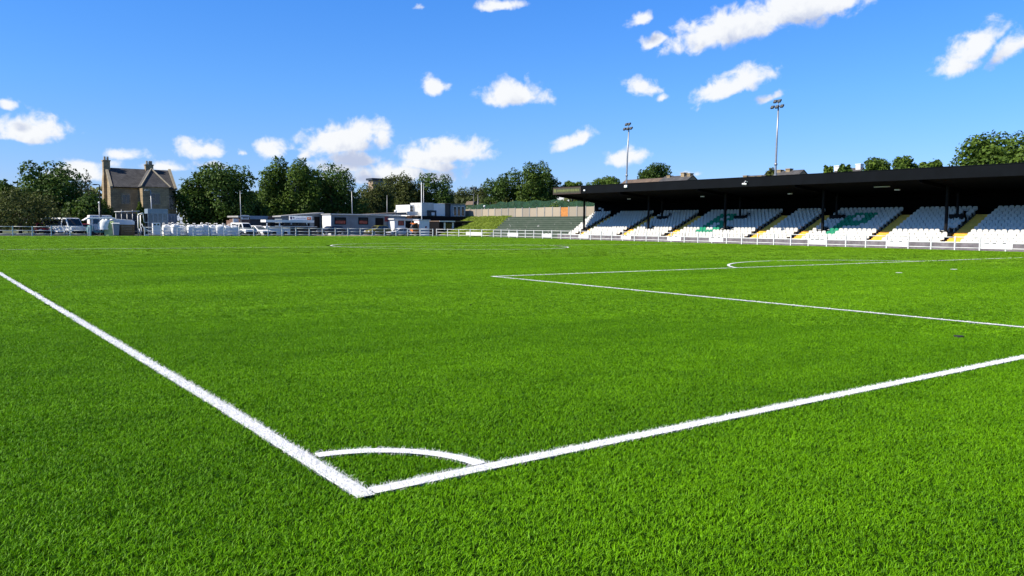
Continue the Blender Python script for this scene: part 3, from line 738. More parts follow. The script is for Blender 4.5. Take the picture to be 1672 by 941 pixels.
# floodlight masts behind the stand
def mast(pxb, pxt, pyt, X, label):
    t = atX(pxt, pyt, X); b = atX(pxb, 300, X); H = t[2]; lean = t[1]-b[1]
    r = thing('floodlight_mast', label, 'floodlight', (X, b[1], 0), group='floodlight masts behind the stand'); o = (0, 0, 0)
    dy = t[1]-b[1]
    m = MB(); m.tube([(0, -dy*.9, 0), (0, -dy*.45, H*.5), (0, dy*.0, H*.75), (0, dy, H)], [.16, .13, .11, .08], 10); m.tube([(0, -dy*.3, H*.57), (0, -dy*.28, H*.585)], .18, 10); m.build('pole', 'galv', r, smooth=True)
    m = MB(); m.tube([(0, dy-.75, H-.02), (0, dy+.75, H-.02)], .05, 6); m.tube([(-.05, dy, H-.3), (-.05, dy, H+.75)], .05, 6); m.tube([(0, dy-.35, H+.6), (0, dy+.35, H+.6)], .05, 6); m.build('crossarm', 'galv', r)
    for (yy, zz, s) in ((-.65, 0, 1), (.65, 0, 1), (0.02, -.02, 1), (-.28, .62, 1), (.28, .62, 1)):
        c = (-.18, dy+yy, H+zz)
        m = MB(); m.prism([(c[0]-.24, c[2]-.15), (c[0]-.10, c[2]-.26), (c[0]+.14, c[2]+.02), (c[0]+.09, c[2]+.17), (c[0]-.05, c[2]+.14)], 'y', c[1]-.19, c[1]+.19); q = m.build('lamp_head', 'dpole', r)
        m = MB(); m.add([(c[0]-.246, c[1]-.16, c[2]-.155), (c[0]-.246, c[1]+.16, c[2]-.155), (c[0]-.106, c[1]+.16, c[2]-.266), (c[0]-.106, c[1]-.16, c[2]-.266)], [(0, 1, 2, 3)]); m.build('lens', 'lampglass', q)
mast(1023.5, 1027, 210, 80, 'tall floodlight mast rising behind the far part of the black roof')
mast(1266, 1271, 174, 80, 'tall floodlight mast rising behind the middle of the black roof')

# ------------------------------------------------------------------ open terrace, panel fence, bank
tr = MB(); NT = 10
for i in range(NT):
    x0 = 68.0+.85*i; x1 = x0+.85; z = .35+.31*i; yl = 96.6+(x0-68)*.75
    tr.box(x0, x1, endY(x0)+.05, yl, 0, z)
    tr.box(x0-.07, x0-.002, endY(x0)+.05, yl, z-.10, z-.004)
o = tr.build('open_terrace', 'terrace'); tag(o, 'mossy grey-green stepped terrace with no roof beside the stand', 'terrace')
# boarded fence on top
pf = thing('panel_fence', 'fence of weathered timber panels between concrete posts above the terrace', 'fence', (77.8, 84, 3.2)); PO = (77.8, 84, 3.2)
NPN = 20; ys = np.linspace(81.9, 120.5, NPN+1); proto_p = proto_q = None
for i, y in enumerate(ys):
    m = MB(); m.box(77.7, 77.86, y-.09, y+.09, 2.2, 4.72-.0025*(y-82)); m.build('post', 'concrete', pf, PO)
    if i < NPN:
        y1 = ys[i+1]; m = MB(); m.box(77.76, 77.81, y+.092, y1-.092, 2.6, 4.62-.0025*(y-82)+random.uniform(-.05, .03))
        pxm = proj((77.8, (y+y1)/2, 4))[0]
        q = m.build('panel', 'orangewood' if 921 < pxm < 934 else 'panel', pf, PO)
        if 921 < pxm < 934: q['label'] = 'orange-stained timber panel'
# grass bank
def scatter_leaves(name, P, Nn, size, matn, parent=None, aspect=.55, rg=rng):
    """one kite-shaped leaf per point, facing roughly along Nn"""
    n = len(P); Nn = Nn/np.maximum(np.linalg.norm(Nn, axis=1), 1e-6)[:, None]
    t = rg.normal(size=(n, 3)); t -= (np.sum(t*Nn, 1))[:, None]*Nn; t /= np.linalg.norm(t, axis=1)[:, None]; b = np.cross(Nn, t)
    s = (size*rg.uniform(.55, 1.35, n))[:, None]
    V = np.stack([P-t*s*.5, P+b*s*aspect*.5+Nn*s*.06, P+t*s*.5-Nn*s*.10, P-b*s*aspect*.5+Nn*s*.06], 1).reshape(-1, 3)
    F = (np.arange(n)*4)[:, None]+np.arange(4)[None]
    me = numpy_mesh(name, V, F); me.materials.append(MT[matn]); ob = bpy.data.objects.new(name, me); COL.objects.link(ob)
    if parent is not None: ob.parent = parent
    return ob
bk = MB(); nx, ny = 10, 14
V = []; F = []
for j in range(ny+1):
    for i in range(nx+1):
        s = i/nx; yb0 = 96.65+(9.5*s)*.75; y = yb0+(123-yb0)*j/ny
        x = 68+9.6*s; z = .05+3.2*(s**.9)+random.uniform(-.08, .08)
        if j == ny: z *= .7
        V.append((x, y, z))
for j in range(ny):
    for i in range(nx): a = j*(nx+1)+i; F.append((a, a+1, a+nx+2, a+nx+1))
bk.add(V, F); o = bk.build('grass_bank', mat('bank_soil_grass', (.16, .23, .03), .9, .3, .8), smooth=True); tag(o, 'sunlit green grass bank between terrace and clubhouse', 'bank', kind='structure')
VV = np.array(V); NB = 26000; idx = rng.integers(0, len(F), NB); Fq = np.array(F)[idx]; w = rng.dirichlet((1, 1, 1, 1), NB)
P = (VV[Fq]*w[:, :, None]).sum(1); P[:, 2] += .05
o = scatter_leaves('bank_grass', P, rng.normal(size=(NB, 3))+np.array([-.5, -.2, .6]), .30, 'bank', aspect=.25); tag(o, 'long rough grass growing on the sunlit bank', 'grass', kind='stuff')
# green windbreak net behind the panels
nt_ = thing('windbreak_net', 'green windbreak netting stretched behind the timber panel fence', 'netting', (82, 90, 0)); NO = (82, 90, 0)
m = MB(); V = []; F = []; N_ = 40
for k in range(N_+1):
    y = 86+44*k/N_; top = 5.55+.12*math.sin(k*1.3)+(.35 if 8 < k < 26 else 0)-(.5 if k > 34 else 0)
    V += [(82+.12*math.sin(k*2.1), y, 2.5), (82+.1*math.sin(k*1.7+1), y, 4.2), (82+.12*math.sin(k*1.1), y, top)]
F = [(3*k+j, 3*k+3+j, 3*k+4+j, 3*k+1+j) for k in range(N_) for j in range(2)]
m.add(V, F); m.build('net', 'net', nt_, NO, smooth=True)
for k in range(0, N_+1, 4):
    y = 86+44*k/N_; m = MB(); m.tube([(82.25, y, 0), (82.25, y, 5.9)], .05, 6); m.build('post', 'dpole', nt_, NO)

# ------------------------------------------------------------------ trees
def crown_points(r, w, h0, h1, n, lobes, spiky):
    cz = (h0+h1)/2; R = np.array([w/2, w/2*.95, (h1-h0)/2])
    C = []; 
    for k in range(lobes):
        for _ in range(80):
            z = r.uniform(-.85, .8); rad = r.uniform(.26, .44); env = (1-abs(z)**(3.2 if z < 0 else 2.2))**.5
            th = r.uniform(0, 2*PI); rho = env*r.uniform(.45, 1.0)*(1-rad*.75); q = np.array([math.cos(th)*rho, math.sin(th)*rho, z*(1-rad*.6)])
            if all(np.linalg.norm(q-c[0]) > .30 for c in C): break
        C.append((q, rad))
    C.append((np.zeros(3), .60))
    P = []; Nn = []; vol = np.array([c[1]**2 for c in C]); cnt = (vol/vol.sum()*n).astype(int)
    for (c, rad), m in zip(C, cnt):
        d = r.normal(size=(m, 3)); d /= np.linalg.norm(d, axis=1)[:, None]
        bump = 1+.16*np.sin(d[:, 0]*7+c[0]*20)*np.cos(d[:, 1]*6+c[1]*17)+.10*np.sin(d[:, 2]*11+c[2]*9)
        rr = rad*bump*np.where(r.uniform(size=m) < .72, r.uniform(.82, 1.06, m), r.uniform(.35, .85, m))
        P.append(c+d*rr[:, None]); Nn.append(d*.8+r.normal(size=(m, 3))*.55+np.array([0, 0, .35]))
    if spiky:
        ns = 36
        for k in range(ns):
            c, rad = C[r.integers(0, len(C))]; d = r.normal(size=3); d[2] = abs(d[2])*.6+.1; d /= np.linalg.norm(d)
            m = max(6, n//500); t = r.uniform(0, 1, m); ext = r.uniform(.05, .15)
            q = c+d*(rad*.95+ext*t)[:, None]+r.normal(size=(m, 3))*.022*(1.15-t)[:, None]
            P.append(q); Nn.append(np.repeat(d[None], m, 0)*.3+r.normal(size=(m, 3))*.7)
    P = np.concatenate(P); Nn = np.concatenate(Nn)
    for a in (0, 1): P[:, a] /= np.percentile(np.abs(P[:, a]), 98.5)
    P[:, 2] = (P[:, 2]-np.percentile(P[:, 2], 1))/(np.percentile(P[:, 2], 99.3)-np.percentile(P[:, 2], 1))*2-1
    P = P*R+np.array([0, 0, cz])
    k = P[:, 2] > h0-.2
    return P[k], Nn[k]
def tree(name, label, x, y, w, h1, h0, matn, n=6000, lobes=11, leaf=.42, spiky=True, seed=0, cat='tree', group=None, sparse=False):
    r = np.random.default_rng(1000+seed); root = thing(name, label, cat, (x, y, 0), group=group)
    if sparse: n = n//3
    P, Nn = crown_points(r, w, h0, h1, n, lobes, spiky)
    scatter_leaves('crown', P, Nn, leaf, matn, root, .6, r)
    m = MB(); tb = max(.10, min(.5, h1*.032))
    m.tube([(0, 0, -.1), (r.normal()*.1, r.normal()*.1, h1*.25), (r.normal()*.25, r.normal()*.25, h1*.5), (r.normal()*.3, r.normal()*.3, h1*.78)], [tb*1.3, tb, tb*.7, tb*.25], 8)
    for k in range(7):
        a = 2*PI*k/7+r.uniform(-.4, .4); zz = h1*r.uniform(.25, .6); L = w*.33; up = h1*r.uniform(.08, .22)
        m.tube([(0, 0, zz), (math.cos(a)*L*.5, math.sin(a)*L*.5, zz+up*.7), (math.cos(a)*L, math.sin(a)*L, zz+up*1.2)], [tb*.5, tb*.32, tb*.1], 6)
    m.build('trunk', 'bark', root, smooth=True)
    return root
def tree_px(label, x0, x1, yt, yb, plane, matn, name='broadleaf_tree', **k):
    ax, val = plane; cx = (x0+x1)/2
    f = (lambda py: atY(cx, py, val)) if ax == 'Y' else (lambda py: atX(cx, py, val))
    t = f(yt); b = f(yb); depth = (t-_c) @ _f; w = (x1-x0)*depth/FPX*1.08
    k.setdefault('seed', int(cx)); k.setdefault('n', int(min(15000, max(1200, 125*w*(t[2]-b[2])+1500))))
    return tree(name, label, t[0], t[1], w, t[2], max(.15, b[2]), matn, **k)
GT = 'trees beyond the yard'
tree_px('dark tree cut off by the left edge of the photo', -42, 34, 287, 358, ('Y', 128), 'leaf_dark', group=GT)
tree_px('tall dark green tree above the olive bush', 40, 124, 267, 364, ('Y', 126), 'leaf_dark', group=GT, lobes=14)
tree_px('wide olive-green bush behind the rail fence at the left', -30, 92, 312, 378, ('Y', 113), 'leaf_olive', name='bush', cat='bush', spiky=False, lobes=14, leaf=.3)
tree_px('thin pale tree between the tall dark tree and the house', 112, 150, 284, 352, ('Y', 150), 'leaf_pale', sparse=True, group=GT, leaf=.34)
tree_px('low dark bush against the lit gable of the house', 112, 168, 318, 372, ('Y', 121), 'leaf_dark', name='bush', cat='bush', spiky=False)
tree_px('bright green climber shrub at the foot of the lit gable', 162, 189, 327, 372, ('Y', 127.5), 'leaf_bright', name='shrub', cat='shrub', spiky=False, lobes=7, leaf=.3)
tree_px('bright green shrub at the corner of the house wing', 224, 238, 331, 372, ('Y', 127), 'leaf_bright', name='shrub', cat='shrub', spiky=False, lobes=6, leaf=.28)
tree_px('green tree touching the right gable of the house', 293, 342, 276, 372, ('Y', 131), 'leaf_dark', group=GT)
tree_px('large dark tree behind the white bulk bags', 330, 406, 271, 374, ('Y', 129), 'leaf_dark', group=GT, lobes=14)
tree_px('low brownish dark tree behind the brick bungalow', 388, 430, 318, 372, ('Y', 134), 'leaf_dark', group=GT)
tree_px('tall green tree above the brick bungalow', 420, 476, 262, 366, ('Y', 142), 'leaf_mid', group=GT, lobes=14)
tree_px('tall green tree above the white sign with an orange mark', 455, 522, 264, 366, ('Y', 139), 'leaf_mid', group=GT, lobes=14)
tree_px('broad dark tree above the white end wall of the grey cabin', 498, 586, 274, 366, ('Y', 141), 'leaf_dark', group=GT, lobes=15)
tree_px('grey-green rounded tree in front of the flat-roofed far building', 580, 640, 300, 366, ('Y', 146), 'leaf_olive', spiky=False, group=GT)
tree_px('grey-green tree between the far building and the twin poles', 628, 694, 289, 366, ('Y', 152), 'leaf_olive', spiky=False, group=GT)
tree_px('dark dense tree above the two-storey white clubhouse', 686, 741, 286, 366, ('Y', 150), 'leaf_dark', spiky=False, group=GT, lobes=13)
tree_px('dull green hillside tree right of the two-storey clubhouse', 728, 772, 309, 362, ('Y', 185), 'leaf_olive', spiky=False, group=GT)
tree_px('dull green hillside tree behind the floodlight with two heads', 764, 806, 306, 362, ('Y', 190), 'leaf_olive', spiky=False, group=GT)
tree_px('small dark tree behind the left part of the green netting', 792, 846, 289, 352, ('Y', 148), 'leaf_dark', group=GT)
tree_px('tall tree with feathery top behind the green netting', 834, 892, 268, 352, ('Y', 143), 'leaf_mid', group=GT)
tree_px('dark tree between the feathery tree and the stand roof', 872, 916, 282, 352, ('Y', 140), 'leaf_dark', group=GT)
GB = 'trees behind the stand roof'
tree_px('small tree tips above the olive sign', 922, 950, 297, 316, ('X', 120), 'leaf_mid', group=GB)
tree_px('rounded green tree behind the roof left of the far mast', 964, 1016, 289, 320, ('X', 118), 'leaf_mid', group=GB, spiky=False)
tree_px('dark dense tree above the brown tiled roof', 1044, 1090, 269, 306, ('X', 126), 'leaf_dark', group=GB, lobes=13)
tree_px('small olive tree beside the middle floodlight mast', 1248, 1268, 277, 300, ('X', 118), 'leaf_olive', group=GB)
tree_px('small pale green tree tip left of the white gabled house', 1346, 1362, 272, 300, ('X', 112), 'leaf_bright', group=GB)
tree_px('small dark tree in front of the white gabled house', 1371, 1390, 270, 300, ('X', 104), 'leaf_dark', group=GB)
tree_px('round green tree just right of the white gabled house', 1412, 1455, 259, 300, ('X', 108), 'leaf_mid', group=GB, spiky=False)
tree_px('round green tree third from the right above the roof', 1457, 1497, 257, 296, ('X', 108), 'leaf_mid', group=GB, spiky=False)
tree_px('low flat green tree second from the right above the roof', 1502, 1536, 263, 296, ('X', 110), 'leaf_mid', group=GB, spiky=False)
tree_px('biggest round tree above the roof at the right edge', 1574, 1690, 221, 320, ('X', 106), 'leaf_mid', group=GB, spiky=False, lobes=18, leaf=.5)
tree_px('clipped bright hedge behind the panel fence under the roof end', 898, 948, 328, 352, ('X', 84), 'leaf_bright', name='hedge', cat='hedge', spiky=False, leaf=.25)
# far wooded rise closing the horizon
P = []; r = np.random.default_rng(5)
for k in range(190):
    a = math.radians(r.uniform(-20, 75)); d = r.uniform(185, 235); c = np.array([CAMX+d*math.sin(a), CAMY+d*math.cos(a), r.uniform(2, 4.5)])
    q = r.normal(size=(160, 3)); q /= np.linalg.norm(q, axis=1)[:, None]; P.append(c+q*np.array([7, 7, r.uniform(4, 6)]))
P = np.concatenate(P); o = scatter_leaves('far_wood', P, r.normal(size=P.shape)+np.array([0, 0, .5]), 1.7, 'leaf_olive'); tag(o, 'distant wooded rise along the horizon behind everything', 'woods', kind='stuff')

# ------------------------------------------------------------------ stone house
hz = thing('stone_house', 'tall old stone house with slate roof and two chimney stacks', 'house', (27, 133, 0)); HO = (27, 133, 0)
xl, xr, yf, ybk = 22.44, 31.95, 132.3, 139.0; EV, RG = 7.15, 10.05
wx0, wx1, wy = 26.5, 30.3, 129.9
m = MB(); ym = (yf+ybk)/2
m.prism([(yf, 0), (ybk, 0), (ybk, EV), (ym, RG-.1), (yf, EV)], 'x', xl, xr); m.build('wall', 'stone', hz, HO)
m = MB(); m.box(wx0, wx1, wy, yf-.003, 0, EV); m.build('wing_wall', 'stone', hz, HO)
def roof_slab(m, prof, x0, x1, t=.14):
    a, b, c = prof
    m.prism([a, b, c, (c[0], c[1]-t), (b[0], b[1]-t), (a[0], a[1]-t)], 'x', x0, x1)
m = MB(); roof_slab(m, [(yf-.3, EV-.05), (ym, RG+.1), (ybk+.3, EV-.05)], xl+.28, xr-.28); rf = m.build('roof', 'slate', hz, HO)
# hipped roof over the wing, leaning back on the main slope
m = MB(); xc = (wx0+wx1)/2+.1; zt = RG-.05
e = .25; A = (wx0-e, wy-e, EV); B = (wx1+e, wy-e, EV); Cc = (wx1+e, ym-.3, EV); D = (wx0-e, ym-.3, EV); T1 = (xc-.1, wy+2.5, zt); T2 = (xc-.1, ym-.2, zt)
m.add([A, B, Cc, D, T1, T2], [(0, 1, 4), (1, 2, 5, 4), (3, 0, 4, 5), (2, 3, 5), (0, 3, 2, 1)]); m.build('wing_roof', 'slate', hz, HO)
for (x0, x1) in ((xl-.1, xl+.275), (xr-.275, xr+.1)):
    m = MB(); roof_slab(m, [(yf-.4, EV), (ym, RG+.32), (ybk+.4, EV)], x0, x1, .3); m.build('gable_coping', 'stonetrim', hz, HO)
m = MB()
for q, w in (((A[0], A[1], A[2]+.05), 0), ((B[0], B[1], B[2]+.05), 0)): m.tube([q, (T1[0], T1[1], T1[2]+.08)], .13, 6)
m.build('hip_ridge', 'stonetrim', hz, HO)
def chimney(x, y, z0, z1, w, d, pots):
    m = MB(); m.box(x-w/2, x+w/2, y-d/2, y+d/2, z0, z1); m.box(x-w/2-.08, x+w/2+.08, y-d/2-.08, y+d/2+.08, z1+.002, z1+.18); c = m.build('chimney', 'stone', hz, HO)
    for px in pots:
        q = MB(); q.tube([(x+px, y, z1+.182), (x+px, y, z1+.75)], [.17, .14], 10); q.build('chimney_pot', 'stonetrim', c, HO)
chimney(xl+.1, ym, RG-1.6, 11.1, .95, 1.0, (-.2, .22))
chimney(28.75, ym, RG-.6, 10.75, 1.15, .9, (-.3, .1, .36))
m = MB(); m.box(xl-.45, xl-.002, ym-.75, ym+.75, 0, 8.2); m.add([(xl-.45, ym-.75, 8.2), (xl-.002, ym-.75, 8.2), (xl-.002, ym+.75, 8.2), (xl-.45, ym+.75, 8.2), (xl-.3, ym-.45, 10.0), (xl-.002, ym-.45, 10.0), (xl-.002, ym+.45, 10.0), (xl-.3, ym+.45, 10.0)], [(0, 1, 5, 4), (1, 2, 6, 5), (2, 3, 7, 6), (3, 0, 4, 7), (4, 5, 6, 7)])
m.build('chimney_breast', 'stone', hz, HO)
def hwin(x, z, w, h, y, twin=False):
    m = MB(); t = .14
    m.box(x-w/2-t, x+w/2+t, y-.07, y-.004, z-t-.02, z); m.box(x-w/2-t, x+w/2+t, y-.07, y-.004, z+h, z+h+t+.04)
    m.box(x-w/2-t, x-w/2, y-.07, y-.004, z+.002, z+h-.002); m.box(x+w/2, x+w/2+t, y-.07, y-.004, z+.002, z+h-.002)
    m.box(x-.04, x+.04, y-.055, y-.012, z+.002, z+h-.002)
    if not twin: m.box(x-w/2+.002, x-.042, y-.05, y-.012, z+h*.5-.03, z+h*.5+.03)
    f = m.build('window', 'stonetrim', hz, HO)
    q = MB(); q.box(x-w/2, x+w/2, y-.01, y-.003, z, z+h); q.build('pane', 'glass', f, HO)
hwin(24.6, 4.6, 1.0, 1.3, yf, True); hwin(24.6, 1.4, 1.0, 1.5, yf); hwin(28.3, 4.6, 1.2, 1.5, wy); hwin(28.3, 1.2, 1.6, 1.7, wy); hwin(31.15, 3.9, .8, 2.0, yf); hwin(31.15, .9, .8, 1.8, yf)
m = MB(); m.tube([(xr-1.5, yf-.06, 0), (xr-1.5, yf-.06, EV)], .05, 6); m.tube([(wx0-.35, yf-.36, EV-.12), (xl, yf-.36, EV-.12)], .06, 6); m.build('gutter_pipe', 'black', hz, HO)

# houses behind the stand: gabled, ridge along the stand
def back_house(label, px0, px1, pyr, X, depth, walls, roofm, chims, eave_drop=2.6):
    a = atX(px0, pyr, X); b = atX(px1, pyr, X); y1, y0 = a[1], b[1]; zr = a[2]; ze = zr-eave_drop; o = (X, (y0+y1)/2, 0)
    r = thing('terraced_house', label, 'house', o, group='houses behind the stand')
    m = MB(); m.prism([(X-depth/2, 0), (X+depth/2, 0), (X+depth/2, ze), (X, zr-.12), (X-depth/2, ze)], 'y', y0, y1); m.build('wall', walls, r, o)
    m = MB(); m.prism([(X-depth/2-.3, ze-.1), (X, zr), (X+depth/2+.3, ze-.1), (X+depth/2+.3, ze-.24), (X, zr-.14), (X-depth/2-.3, ze-.24)], 'y', y0-.12, y1+.12); rf = m.build('roof', roofm, r, o)
    for (px, py) in chims:
        c = atX(px, py, X); m = MB(); m.box(X-.45, X+.45, c[1]-.4, c[1]+.4, zr-1, c[2]-.5); m.box(X-.52, X+.52, c[1]-.47, c[1]+.47, c[2]-.498, c[2]-.36); ch = m.build('chimney', walls, rf, o)
        for dd in (-.22, .22): m.tube([(X, c[1]+dd, c[2]-.36), (X, c[1]+dd, c[2])], .13, 8)
    for k in np.arange(y0+1.5, y1-1, 2.6):
        m = MB(); m.box(X-depth/2-.05, X-depth/2-.003, k-.5, k+.5, ze-2.2, ze-.8); f = m.build('window', 'white', r, o)
        m = MB(); m.box(X-depth/2-.06, X-depth/2-.051, k-.42, k+.42, ze-2.1, ze-.9); m.build('pane', 'glass', f, o)
back_house('brown tiled house roof right of the far floodlight mast', 1022, 1086, 294, 118, 8, 'stone', 'brownroof', [])
back_house('grey slate house with three dark chimneys above the roof', 1086, 1131, 288.5, 116, 8, 'stone', 'slate', [(1094, 284), (1117, 279), (1127, 280)])
back_house('pale stone house top with a row of chimney pots', 1216, 1250, 287.5, 117, 7, 'stone', 'slate', [(1219, 283.5), (1232, 285), (1243, 284)])
back_house('dark slate gable behind the middle floodlight mast', 1270, 1312, 279.5, 116, 8, 'stone', 'slate', [(1274, 274), (1289, 272)])
back_house('white walled house top with a slate roof and white stacks', 1367, 1409, 276, 116, 7, 'white_weathered', 'slate', [(1369, 267), (1404, 264)])

# flat-roofed building far beyond the trees
p0 = atY(609, 291, 175); p1 = atY(643, 291, 175); o = (p0[0], 175, 0); fb = thing('far_building', 'tall flat-roofed tan building rising behind the grey-green trees', 'building', o)
zt = p0[2]; w = p1[0]-p0[0]
m = MB(); m.box(p0[0], p0[0]+w*.32, 175, 177.5, 0, zt-.5); m.box(p0[0]+w*.72, p1[0], 175.2, 177.5, 0, zt-.5); m.build('wall', mat('tan_wall', (.34, .25, .18), .8), fb, o)
m = MB(); m.box(p0[0]-.4, p1[0]+.4, 174.6, 178, zt-.48, zt); m.build('roof', 'navy', fb, o)
m = MB(); m.box(p0[0]+w*.322, p0[0]+w*.718, 175.5, 177.2, 0, zt-.5); m.build('window', mat('sky_glass', (.22, .30, .38), .25), fb, o)
# chimney cap of the far house on the hillside
p = atY(777, 333, 160); o = (p[0], 160, 0); r = thing('hillside_shed', 'small pale pitched hut above the green netting', 'hut', o)
m = MB(); m.box(p[0]-1.4, p[0]+1.4, 159, 162, 0, p[2]-.2); m.build('wall', 'stonetrim', r, o)
m = MB(); m.prism([(p[0]-1.7, p[2]-.3), (p[0]-1.2, p[2]+.6), (p[0]+1.7, p[2]+.6), (p[0]+1.7, p[2]-.3)], 'y', 158.8, 162.2); m.build('roof', 'brownroof', r, o)

# ------------------------------------------------------------------ low buildings across the yard
def rect_at(x0, x1, y0, y1, Y): a = atY(x0, y0, Y); b = atY(x1, y1, Y); return a[0], b[0], b[2], a[2]      # X0, X1, zlow, ztop
def face_box(m, px, Y, d, t=.05):
    """flat fitting on the -Y wall at depth Y: px = x0,x1,ytop,ybottom in the plane of the wall; stands d proud"""
    x0, x1, zl, zt = rect_at(px[0], px[1], px[2], px[3], Y); m.box(x0, x1, Y-d-t, Y-d, zl, zt); return m
# grey cabin
Y = 112; x0, x1, _, zt = rect_at(540, 652, 349.5, 372, Y); o = (x0, Y, 0)
cb = thing('grey_cabin', 'long low grey cabin with a white end wall and flat roof', 'cabin', o)
m = MB(); m.box(x0+.12, x1, Y, Y+3.2, 0, zt-.12); m.build('wall', 'greyclad', cb, o)
m = MB(); m.box(x0, x0+.118, Y-.01, Y+3.2, 0, zt-.12); m.build('end_wall', 'white', cb, o)
m = MB(); m.box(x0-.15, x1+.2, Y-.25, Y+3.4, zt-.117, zt+.05); m.build('roof', 'roofgrey', cb, o)
m = MB(); m.box(x0+.05, x1+.15, Y-.27, Y-.252, zt-.10, zt+.03); m.build('roof_trim', 'white_weathered', cb, o)
for (a, b) in ((546, 565), (585, 601)):
    m = face_box(MB(), (a, b, 355, 367), Y, .004); w_ = m.build('window', 'black', cb, o)
    m = face_box(MB(), (a+1.5, b-1.5, 360.5, 365.5), Y, .056, .01); m.build('poster', 'poster', w_, o)
    m = face_box(MB(), (a+1.5, b-1.5, 356, 360), Y, .056, .01); m.build('pane', 'dglass', w_, o)
m = face_box(MB(), (613, 626, 356, 378), Y, .004); m.build('doorway', 'black', cb, o)
m = face_box(MB(), (628, 634, 354, 362), Y, .004); m.build('notice', 'maroon', cb, o)
# dark-fronted cabin with sloping roof
Y = 116; xa0 = atY(457, 352, Y)[0]; xa1 = atY(526, 347, Y)[0]; o = (xa0, Y, 0); dcab = thing('dark_cabin', 'dark grey cabin with a shallow sloping roof behind the white sign', 'cabin', o)
za, zb = atY(457, 353, Y)[2], atY(526, 347.5, Y)[2]
m = MB(); m.prism([(xa0+.3, 0), (xa1-.1, 0), (xa1-.1, zb-.15), (xa0+.3, za-.15)], 'y', Y, Y+3); m.build('wall', 'greyclad', dcab, o)
m = MB(); m.prism([(xa0, za-.14), (xa1+.1, zb-.14), (xa1+.1, zb+.04), (xa0, za+.04)], 'y', Y-.4, Y+3.2); m.build('roof', 'roofgrey', dcab, o)
m = face_box(MB(), (513, 522, 354, 374), Y, .004); m.build('doorway', 'black', dcab, o)
# brick bungalow
Y = 121; o = tuple(atY(380, 375, Y)); o = (o[0], Y, 0); bg_ = thing('brick_bungalow', 'low brick bungalow with white window frames and a grey garage front', 'bungalow', o)
x0, x1, _, zt = rect_at(391, 462, 352.5, 372, Y)
m = MB(); m.box(x0, x0+(x1-x0)*.24, Y, Y+5, 0, zt-.25); m.build('wall', 'brick', bg_, o)
m = MB(); m.box(x0+(x1-x0)*.241, x1, Y+.05, Y+5, 0, zt-.25); m.build('garage', 'navy', bg_, o)
m = MB(); m.box(x0-.3, x1, Y-.3, Y+5.2, zt-.247, zt); m.build('roof', 'roofgrey', bg_, o)
m = face_box(MB(), (408, 437, 352.5, 358.5), Y-.3, .004); m.build('fascia_panel', 'bluegrey', bg_, o)
m = face_box(MB(), (438, 447, 353, 358.5), Y-.3, .004); m.build('fascia_panel', 'brick', bg_, o)
m = face_box(MB(), (393, 406, 351.5, 358.5), Y, .004, .2); f = m.build('window', 'white', bg_, o)
m = face_box(MB(), (395.5, 404.5, 353, 357), Y, .206, .01); m.build('pane', 'glass', f, o)
m = MB(); xg = atY(383, 360, Y)[0]; m.box(xg, x0-.003, Y+.5, Y+4, 0, zt-.7); m.build('porch', 'brick', bg_, o)
m = MB(); m.box(xg-.1, x0-.003, Y+.35, Y+.495, zt-.95, zt-.45); m.box(xg-.12, xg+.15, Y+.3, Y+.49, 0, zt-.955); m.build('porch_frame', 'white', bg_, o)
# two-storey clubhouse
Y = 116; o = (atY(690, 376, Y)[0], Y, 0); ch = thing('clubhouse', 'two-storey clubhouse with pale panels above a black balcony band', 'clubhouse', o)
def pbox(name, m_, px, Y, d, parent, o, back=None):
    x0, x1, zl, zt = rect_at(px[0], px[1], px[2], px[3], Y); m = MB(); m.box(x0, x1, Y, Y+d, zl, zt); return m.build(name, m_, parent, o)
pbox('lower_wall', 'greywall', (702, 724, 360.5, 392), Y, 7, ch, o)
pbox('upper_wall', 'paleclad', (689, 708, 331, 353), Y+.3, 4, ch, o)
pbox('upper_wall', 'white', (708.2, 726.5, 332.5, 353), Y+.3, 4, ch, o)
pbox('stairwell', 'navy', (726.7, 736, 332, 360.4), Y+.5, 4, ch, o)
pbox('upper_wall', 'bluegrey', (736.2, 760, 333.5, 354), Y+.3, 5, ch, o)
pbox('roof', 'roofgrey', (726.5, 760.5, 332.2, 333.4), Y-.1, 5.6, ch, o)
pbox('balcony', 'black', (683, 760, 353.2, 360.4), Y-.6, 7, ch, o)
for k in range(3):
    x = 740.5+k*6.5; f = MB(); face_box(f, (x, x+4.2, 337, 353), Y+.3, .004); f = f.build('window', 'white_weathered', ch, o)
    m = MB(); face_box(m, (x+.5, x+3.7, 337.8, 352.4), Y+.3, .056, .008); m.build('pane', 'dglass', f, o)
m = MB(); face_box(m, (697, 712, 343.5, 353), Y+.3, .06); b_ = m.build('dark_banner', 'navy', ch, o)
m = MB(); face_box(m, (704, 709, 347, 352), Y+.3, .114, .01); m.build('emblem', 'white', b_, o)
m = MB(); face_box(m, (703, 714, 361, 369), Y, .004); m.build('window', 'dglass', ch, o)
# white upper box with round windows and orange board
Y = 119; o = (atY(668, 376, Y)[0], Y, 0); wb = thing('white_annexe', 'white upstairs annexe with two dark round windows over an orange board', 'annexe', o)
pbox('wall', 'white', (669, 684, 334.5, 358), Y, 5, wb, o)
pbox('lower_wall', 'brick', (664, 684, 358.2, 385), Y+.05, 5, wb, o)
for (x, y) in ((672, 339), (672, 344)):
    p = atY(x, y, Y); m = MB(); m.tube([(p[0], Y-.04, p[2]), (p[0], Y-.004, p[2])], .26, 14); m.build('round_window', 'dglass', wb, o)
m = MB(); face_box(m, (664, 682, 345.5, 352), Y-1.5, .004, .1); m.build('canopy', 'white_weathered', wb, o)
m = MB(); face_box(m, (664.5, 681, 352.4, 358), Y-1.5, .004, .1); m.build('orange_board', 'logo_orange', wb, o)
